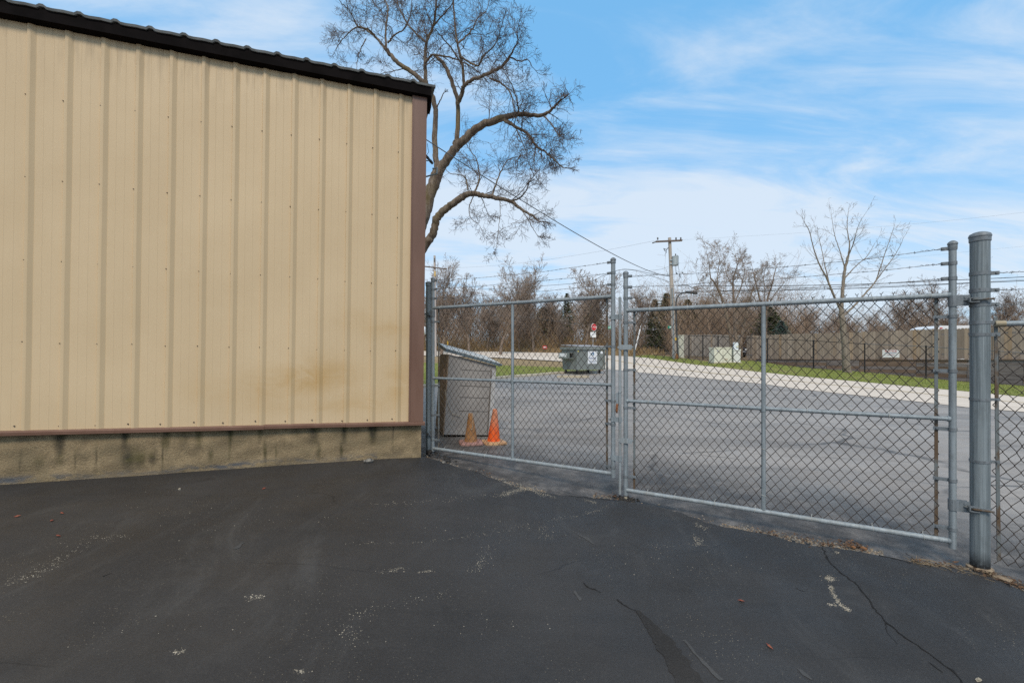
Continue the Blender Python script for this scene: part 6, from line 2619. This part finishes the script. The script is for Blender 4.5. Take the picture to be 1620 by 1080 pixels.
    cfg = dict(n=(5, 4, 3), wob=(.20, .26, .30), up=(.10, .05, .0), kids=(9.0, 4.2), ang=((.5, 1.2), (.5, 1.2)), len=((.42, .78), (.36, .75)), rr=.62, rmin=.0029, start=(.35, .95), rs=.8)
    traced_tree('bare_tree', 'large leafless tree leaning out from behind the tan building', 'tree', (bx, by, bz), limbs, 'bark_big', 'twig_big', 101, cfg, .85)


big_tree()


def mid_trees():
    # pale tree in front of the long fence
    D = 27.0

    def T(pts, a=0.0, b=0.0):
        n = len(pts)
        return [P(x, y, D + a + (b - a) * i / max(1, n - 1)) for i, (x, y) in enumerate(pts)]
    x = (1341 - 810) * D / F
    z = gz(x, D)
    g0 = Vector((x, D, z - .1))
    limbs = [([g0, Vector((x - .05, D, z + .25)), P(1338, 560, D), P(1334, 520, D), P(1331, 490, D)], .30, .155, 0, 1),
             (T([(1331, 490), (1333, 460), (1336, 430), (1342, 405)]), .13, .075, .8, 1),
             (T([(1342, 405), (1344, 385), (1340, 360), (1342, 335)], 0, .4), .055, .012, 3.0, 1),
             (T([(1342, 405), (1350, 385), (1356, 362), (1364, 345)], 0, -.8), .045, .010, 3.0, 1),
             (T([(1337, 425), (1328, 395), (1320, 370), (1316, 345)], 0, .8), .045, .010, 3, 1),
             (T([(1331, 492), (1318, 465), (1308, 440), (1297, 420), (1288, 395), (1280, 365), (1274, 355)], 0, -1.0), .085, .012, 2.6, 1.1),
             (T([(1312, 450), (1305, 420), (1300, 395), (1294, 370)], -.4, .6), .045, .010, 3, 1),
             (T([(1333, 500), (1350, 485), (1368, 465), (1385, 445), (1392, 425), (1402, 395), (1414, 360)], 0, 1.0), .085, .012, 2.6, 1.1),
             (T([(1385, 445), (1400, 425), (1418, 400), (1430, 375)], .6, 0), .04, .010, 3, 1.1),
             (T([(1336, 440), (1355, 420), (1372, 405), (1384, 385)], 0, 1.2), .045, .010, 3, 1),
             (T([(1338, 545), (1352, 530), (1362, 510), (1378, 500)], 0, -.6), .05, .010, 2, 1),
             (T([(1330, 510), (1310, 500), (1292, 495)], 0, .6), .035, .010, 2, 1)]
    cfg = dict(n=(5, 4, 3), wob=(.10, .16, .2), up=(.45, .25, .1), kids=(3.2, 2.0), ang=((.3, .7), (.3, .8)), len=((.40, .75), (.35, .7)), rr=.62, rmin=.0050, start=(.5, 1.15), rs=1.0)
    traced_tree('bare_tree', 'pale-barked leafless tree standing before the long brown fence', 'tree', (x, D, z), limbs, 'bark_pale', 'twig_pale', 102, cfg, 1.0)
    # multi-stemmed tree by the cabinets
    D2 = 31.5

    def T2(pts, a=0.0, b=0.0):
        n = len(pts)
        return [P(x_, y_, D2 + a + (b - a) * i / max(1, n - 1)) for i, (x_, y_) in enumerate(pts)]
    x = (1163 - 810) * D2 / F
    z = gz(x, D2)
    limbs = [([Vector((x - .2, D2, z - .1))] + T2([(1157, 545), (1152, 510), (1142, 472), (1132, 450), (1124, 440)], 0, -.5), .16, .06, .4, 1),
             (T2([(1124, 440), (1122, 420), (1118, 400)], -.5, -.8), .045, .012, 4, 1),
             (T2([(1134, 455), (1136, 430), (1138, 408), (1130, 395)], -.4, .3), .045, .012, 4, 1),
             (T2([(1146, 490), (1130, 470), (1112, 455), (1104, 440)], -.2, -1), .04, .012, 4, 1),
             ([Vector((x, D2, z - .1))] + T2([(1164, 540), (1162, 500), (1160, 460), (1160, 440), (1166, 420), (1163, 402)], 0, .6), .16, .015, 2.5, 1),
             (T2([(1160, 455), (1150, 435), (1146, 415)], .3, .8), .04, .012, 4, 1),
             (T2([(1162, 480), (1172, 455), (1178, 430), (1174, 412)], .2, -.4), .05, .012, 4, 1),
             ([Vector((x + .25, D2, z - .1))] + T2([(1172, 540), (1178, 505), (1186, 475), (1192, 455), (1200, 440)], 0, -.6), .12, .02, 3, 1)]
    cfg = dict(n=(5, 4, 3), wob=(.16, .22, .26), up=(.25, .15, .1), kids=(6.5, 4.2), ang=((.4, 1.0), (.4, 1.1)), len=((.40, .7), (.4, .75)), rr=.7, rmin=.0075, start=(.6, 1.4), rs=1.3)
    traced_tree('bare_tree', 'many-stemmed leafless brown tree rising behind the cream cabinets', 'tree', (x, D2, z), limbs, 'bark_far', 'twig_far', 103, cfg, 1.15)
    D3 = 38.5

    def T3(pts, a=0.0, b=0.0):
        n = len(pts)
        return [P(x_, y_, D3 + a + (b - a) * i / max(1, n - 1)) for i, (x_, y_) in enumerate(pts)]
    x = (1204 - 810) * D3 / F
    z = gz(x, D3)
    g = Vector((x, D3, z - .1))
    limbs = [([g] + T3([(1206, 530), (1205, 490), (1200, 465), (1194, 440), (1190, 425)]), .17, .02, 2, 1),
             ([g] + T3([(1211, 530), (1213, 480), (1220, 455), (1226, 430), (1230, 418)], .2, .5), .15, .02, 2, 1),
             (T3([(1213, 490), (1224, 468), (1238, 450), (1248, 435)], .2, -.6), .06, .014, 3, 1),
             (T3([(1205, 500), (1195, 475), (1182, 455), (1178, 440)], 0, -.7), .06, .014, 3, 1),
             (T3([(1209, 505), (1210, 465), (1208, 440), (1212, 422)], .1, .9), .06, .014, 3, 1)]
    traced_tree('bare_tree', 'fan-shaped leafless tree behind the wood fence above the gate brace', 'tree', (x, D3, z), limbs, 'bark_far', 'twig_far', 104, cfg, 1.0)


mid_trees()


def proto_tree(seed, h, spread, nlimb, label, group, cfgkids=(5.0, 3.2)):
    rg = random.Random(seed)
    root = thing('bare_tree', label, 'tree', (0, 0, 0), group)
    tr = Tree(seed)
    mb = MB()
    trunk = [Vector((0, 0, -.3))]
    d = Vector((rg.gauss(0, .05), rg.gauss(0, .05), 1))
    k = 7
    for i in range(k):
        d = (d + Vector((rg.gauss(0, .10), rg.gauss(0, .10), .1))).normalized()
        trunk.append(trunk[-1] + d * (h * .62 / k))
    r0 = .017 * h
    n = len(trunk)
    mb.tube(trunk, [r0 * (1 - .75 * i / (n - 1)) for i in range(n)], 7)
    cfg = dict(n=(4, 3, 2), wob=(.16, .22, .26), up=(.4, .25, .1), kids=cfgkids, ang=((.4, 1.0), (.4, 1.1)), len=((.38, .7), (.4, .75)), rr=.7, rmin=.0125, start=(1, 1))
    for i in range(nlimb):
        t = rg.uniform(.28, 1.0)
        j = min(int(t * (n - 1)), n - 2)
        q = trunk[j].lerp(trunk[j + 1], rg.random())
        an = i * 2.4 + rg.uniform(-.5, .5)
        dd = Vector((math.cos(an) * spread, math.sin(an) * spread, rg.uniform(.6, 1.5))).normalized()
        L = h * rg.uniform(.25, .48) * (1.25 - .5 * t)
        pts = [q]
        for s in range(5):
            dd = (dd + Vector((rg.gauss(0, .14), rg.gauss(0, .14), .12))).normalized()
            pts.append(pts[-1] + dd * L / 5)
        ra = r0 * .45 * (1.1 - .6 * t)
        mb.tube(pts, [max(.014, ra * (1 - .8 * s / 5)) for s in range(6)], 5)
        for s in range(1, 6):
            for _ in range(3 if s < 5 else 2):
                side = Vector((rg.gauss(0, 1), rg.gauss(0, 1), rg.gauss(.5, .6))).normalized()
                tr.grow(pts[s], (dd * .6 + side * .8).normalized(), h * rg.uniform(.07, .17), max(.014, ra * .35), 0, cfg)
    mb.build('trunk', 'bark_far', root, smooth=60)
    tr.twig_mesh('crown', 'twig_far', root)
    return root


def background_trees():
    rg = random.Random(200)
    LAB = 'leafless grey-brown tree of the thicket across the road'
    GR = 'bare trees of the thicket'
    protos = [proto_tree(301, 11, .9, 11, LAB, GR), proto_tree(302, 10, .7, 12, LAB, GR), proto_tree(303, 12, .6, 12, LAB, GR), proto_tree(304, 9, 1.1, 12, LAB, GR), proto_tree(305, 8, .9, 14, LAB, GR, (6, 3.6))]
    H = [11, 10, 12, 9, 8]
    used = set()

    def put(k, px, D, top, label=None, group=None, wide=1.0):
        x = (px - 810) * D / F
        z = gz(min(max(x, -100), 100), min(D, 140))
        h = EYE + (HOR - top) * D / F - z
        o = protos[k]
        if k in used:
            o = copy_tree(o)
        used.add(k)
        s = h / (H[k] * 0.98)
        o.location = (x, D, z)
        o.scale = (s * wide, s * wide, s)
        o.rotation_euler = (0, 0, rg.uniform(0, 6.28))
        if label:
            o['label'] = label
        if group:
            o['group'] = group
    # the ones one can pick out
    sp = [(2, 697, 62, 402, 'tall thin leafless tree right beside the distant pale pole'), (3, 741, 62, 420, 'open-crowned leafless tree over the middle of the left gate leaf'),
          (0, 791, 60, 405, 'tallest leafless tree over the left gate leaf, upright and dark'), (2, 845, 66, 428, 'crooked leafless tree over the grey storage bin lid'),
          (3, 926, 60, 406, 'wide-crowned leafless tree left of the gate meeting point'), (1, 1012, 60, 452, 'leafless tree between the gate meeting point and the utility pole')]
    for k, px, D, top, lab in sp:
        put(k, px, D, top, lab, 'bare trees of the thicket')
    for i in range(34):
        px = 590 + 470 * (i + rg.uniform(0, 1)) / 46
        D = rg.uniform(70, 98)
        top = rg.uniform(452, 484) if rg.random() < .6 else rg.uniform(472, 500)
        put(rg.randrange(5), px, D, top)
    for i in range(18):
        px = 1060 + 190 * (i + rg.uniform(0, 1)) / 26
        D = rg.uniform(52, 80)
        put(rg.randrange(5), px, D, rg.uniform(462, 496))
    for i in range(26):
        px = 1235 + 520 * (i + rg.uniform(0, 1)) / 40
        D = rg.uniform(52, 82)
        put(rg.choice((0, 1, 2, 3)), px, D, rg.uniform(484, 512), 'low leafless tree behind the long brown fence', 'low bare trees behind the brown fence')
    for px, top in ((1455, 440), (1430, 462), (1590, 458), (1612, 466), (1480, 470)):
        put(rg.choice((0, 1, 3)), px, 60, top, 'low leafless tree behind the long brown fence', 'low bare trees behind the brown fence')
    for i in range(14):
        put(rg.randrange(5), 400 + 200 * i / 14, rg.uniform(60, 95), rg.uniform(440, 480))


background_trees()


def undergrowth():
    rg = np.random.default_rng(77)
    def mass(name, label, n, fx, hr, mat, seed, rad):
        rg = np.random.default_rng(seed)
        P0, P1, R0, R1 = [], [], [], []
        base = fx(rg, n)
        z = hgt(base[:, 0], base[:, 1]) + EYE - .1
        b = np.concatenate([base, z[:, None]], 1)
        h = rg.uniform(hr[0], hr[1], n) * np.clip(rg.normal(1, .25, n), .4, 1.6)
        lean = rg.normal(0, .22, (n, 2))
        p = b
        dirv = np.concatenate([lean, np.ones((n, 1))], 1)
        K = 4
        for k in range(K):
            dirv = dirv + np.concatenate([rg.normal(0, .16, (n, 2)), np.zeros((n, 1))], 1)
            q = p + dirv * (h / K)[:, None]
            r0 = rad * (1 - k / K * .7); r1 = rad * (1 - (k + 1) / K * .7)
            P0.append(p); P1.append(q); R0.append(np.full(n, r0)); R1.append(np.full(n, r1))
            # side twigs
            for _ in range(3):
                t = rg.random((n, 1))
                s = p * (1 - t) + q * t
                dv = np.concatenate([rg.normal(0, .8, (n, 2)), rg.uniform(.2, 1.1, (n, 1))], 1)
                e = s + dv * (h * rg.uniform(.07, .18, n))[:, None]
                P0.append(s); P1.append(e); R0.append(np.full(n, rad * .5)); R1.append(np.full(n, rad * .35))
            p = q
        mb = MB()
        mb.segs(np.concatenate(P0), np.concatenate(P1), np.concatenate(R0), np.concatenate(R1), 3)
        tag(mb.build(name, mat), label, 'undergrowth', kind='stuff')

    def left_strip(rg, n):
        px = rg.uniform(560, 1075, n)
        D = 76 + rg.uniform(0, 14, n) + np.where(px > 950, -18 * (px - 950) / 125, 0)
        return np.stack([(px - 810) * D / F, D], 1)

    def right_strip(rg, n):
        px = rg.uniform(1060, 1260, n)
        D = rg.uniform(44, 60, n)
        return np.stack([(px - 810) * D / F, D], 1)

    def far_right(rg, n):
        px = rg.uniform(1230, 1720, n)
        D = rg.uniform(46, 70, n)
        return np.stack([(px - 810) * D / F, D], 1)
    mass('undergrowth', 'dense brown leafless thicket along the far side of the road', 3600, left_strip, (2.5, 8.5), 'brush_stem', 81, .022)
    mass('undergrowth', 'brown leafless scrub behind the greyer wood fence', 1700, right_strip, (3.0, 7.5), 'brush_stem', 82, .018)
    mass('undergrowth', 'low leafless scrub behind the long brown fence', 1500, far_right, (3.2, 6.4), 'brush_stem', 83, .013)
    mass('undergrowth', 'short reddish brush at the foot of the thicket', 3800, lambda r, n: (lambda px, D: np.stack([(px - 810) * D / F, D], 1))(r.uniform(560, 1075, n), np.where(True, r.uniform(72, 78, n), 0)), (.6, 2.2), 'dry_blade', 84, .016)


undergrowth()


def conifer(px, D, top, halfw_px, mat, label, seed, base_px=None, tiers=26, name='conifer'):
    rg = random.Random(seed)
    x = (px - 810) * D / F
    z0 = gz(x, D)
    h = EYE + (HOR - top) * D / F - z0
    hw = halfw_px * D / F
    r = thing(name, label, 'conifer', (x, D, z0))
    mb = MB()
    mb.tube([(x, D, z0 - .2), (x, D, z0 + h * .95)], [.03 * h, .008], 7)
    mb.build('trunk', 'bark_far', r)
    vs, fs = [], []
    mb = MB()
    for i in range(tiers * 26):
        t = rg.random() ** .75
        zz = z0 + h * (.06 + .94 * t)
        R_ = hw * min(1, (1.02 - t) * 2.1) ** .8 * rg.uniform(.55, 1.12) + .05
        an = rg.uniform(0, 6.283)
        d = Vector((math.cos(an), math.sin(an), rg.uniform(-.25, .15)))
        s = Vector((-math.sin(an), math.cos(an), 0))
        c0 = Vector((x, D, zz))
        # a bough: several small needle fans along it
        for k in range(7):
            f = rg.uniform(.25, 1.0)
            c = c0 + d * (R_ * f) - UP * (.10 * R_ * f)
            w = (.05 + .10 * (1 - f)) * max(hw, .5) * rg.uniform(.7, 1.4)
            u = (d + s * rg.uniform(-1, 1) + UP * rg.uniform(-.3, .5)).normalized()
            v = u.cross(Vector((rg.gauss(0, 1), rg.gauss(0, 1), rg.gauss(0, 1)))).normalized()
            mb.add([c - u * w * .6, c + v * w * .35, c + u * w, c - v * w * .35], [(0, 1, 2, 3)])
    mb.build('crown', mat, r)


conifer(1216, 43, 486, 32, 'conifer_green', 'broad dark green conifer behind the wood fence beside the blue spruce', 401)
conifer(1236, 39, 507.5, 19, 'spruce_blue', 'small blue-grey spruce just above the long brown fence', 402)
conifer(1055, 58, 464, 26, 'conifer_green', 'tall green conifer just left of the utility pole', 403)
conifer(1036, 62, 474, 20, 'conifer_green', 'smaller green conifer left of the tall one near the utility pole', 404)
conifer(1088, 52, 474, 24, 'conifer_green', 'dark green conifer to the right of the utility pole', 405)
conifer(897, 78, 464, 15, 'conifer_green', 'narrow dark conifer in the thicket above the dumpster', 406)
conifer(940, 84, 478, 26, 'conifer_green', 'wide dim conifer in the thicket behind the STOP sign', 407)
conifer(860, 82, 486, 30, 'conifer_green', 'wide dim conifer in the thicket behind the long low shed', 408)
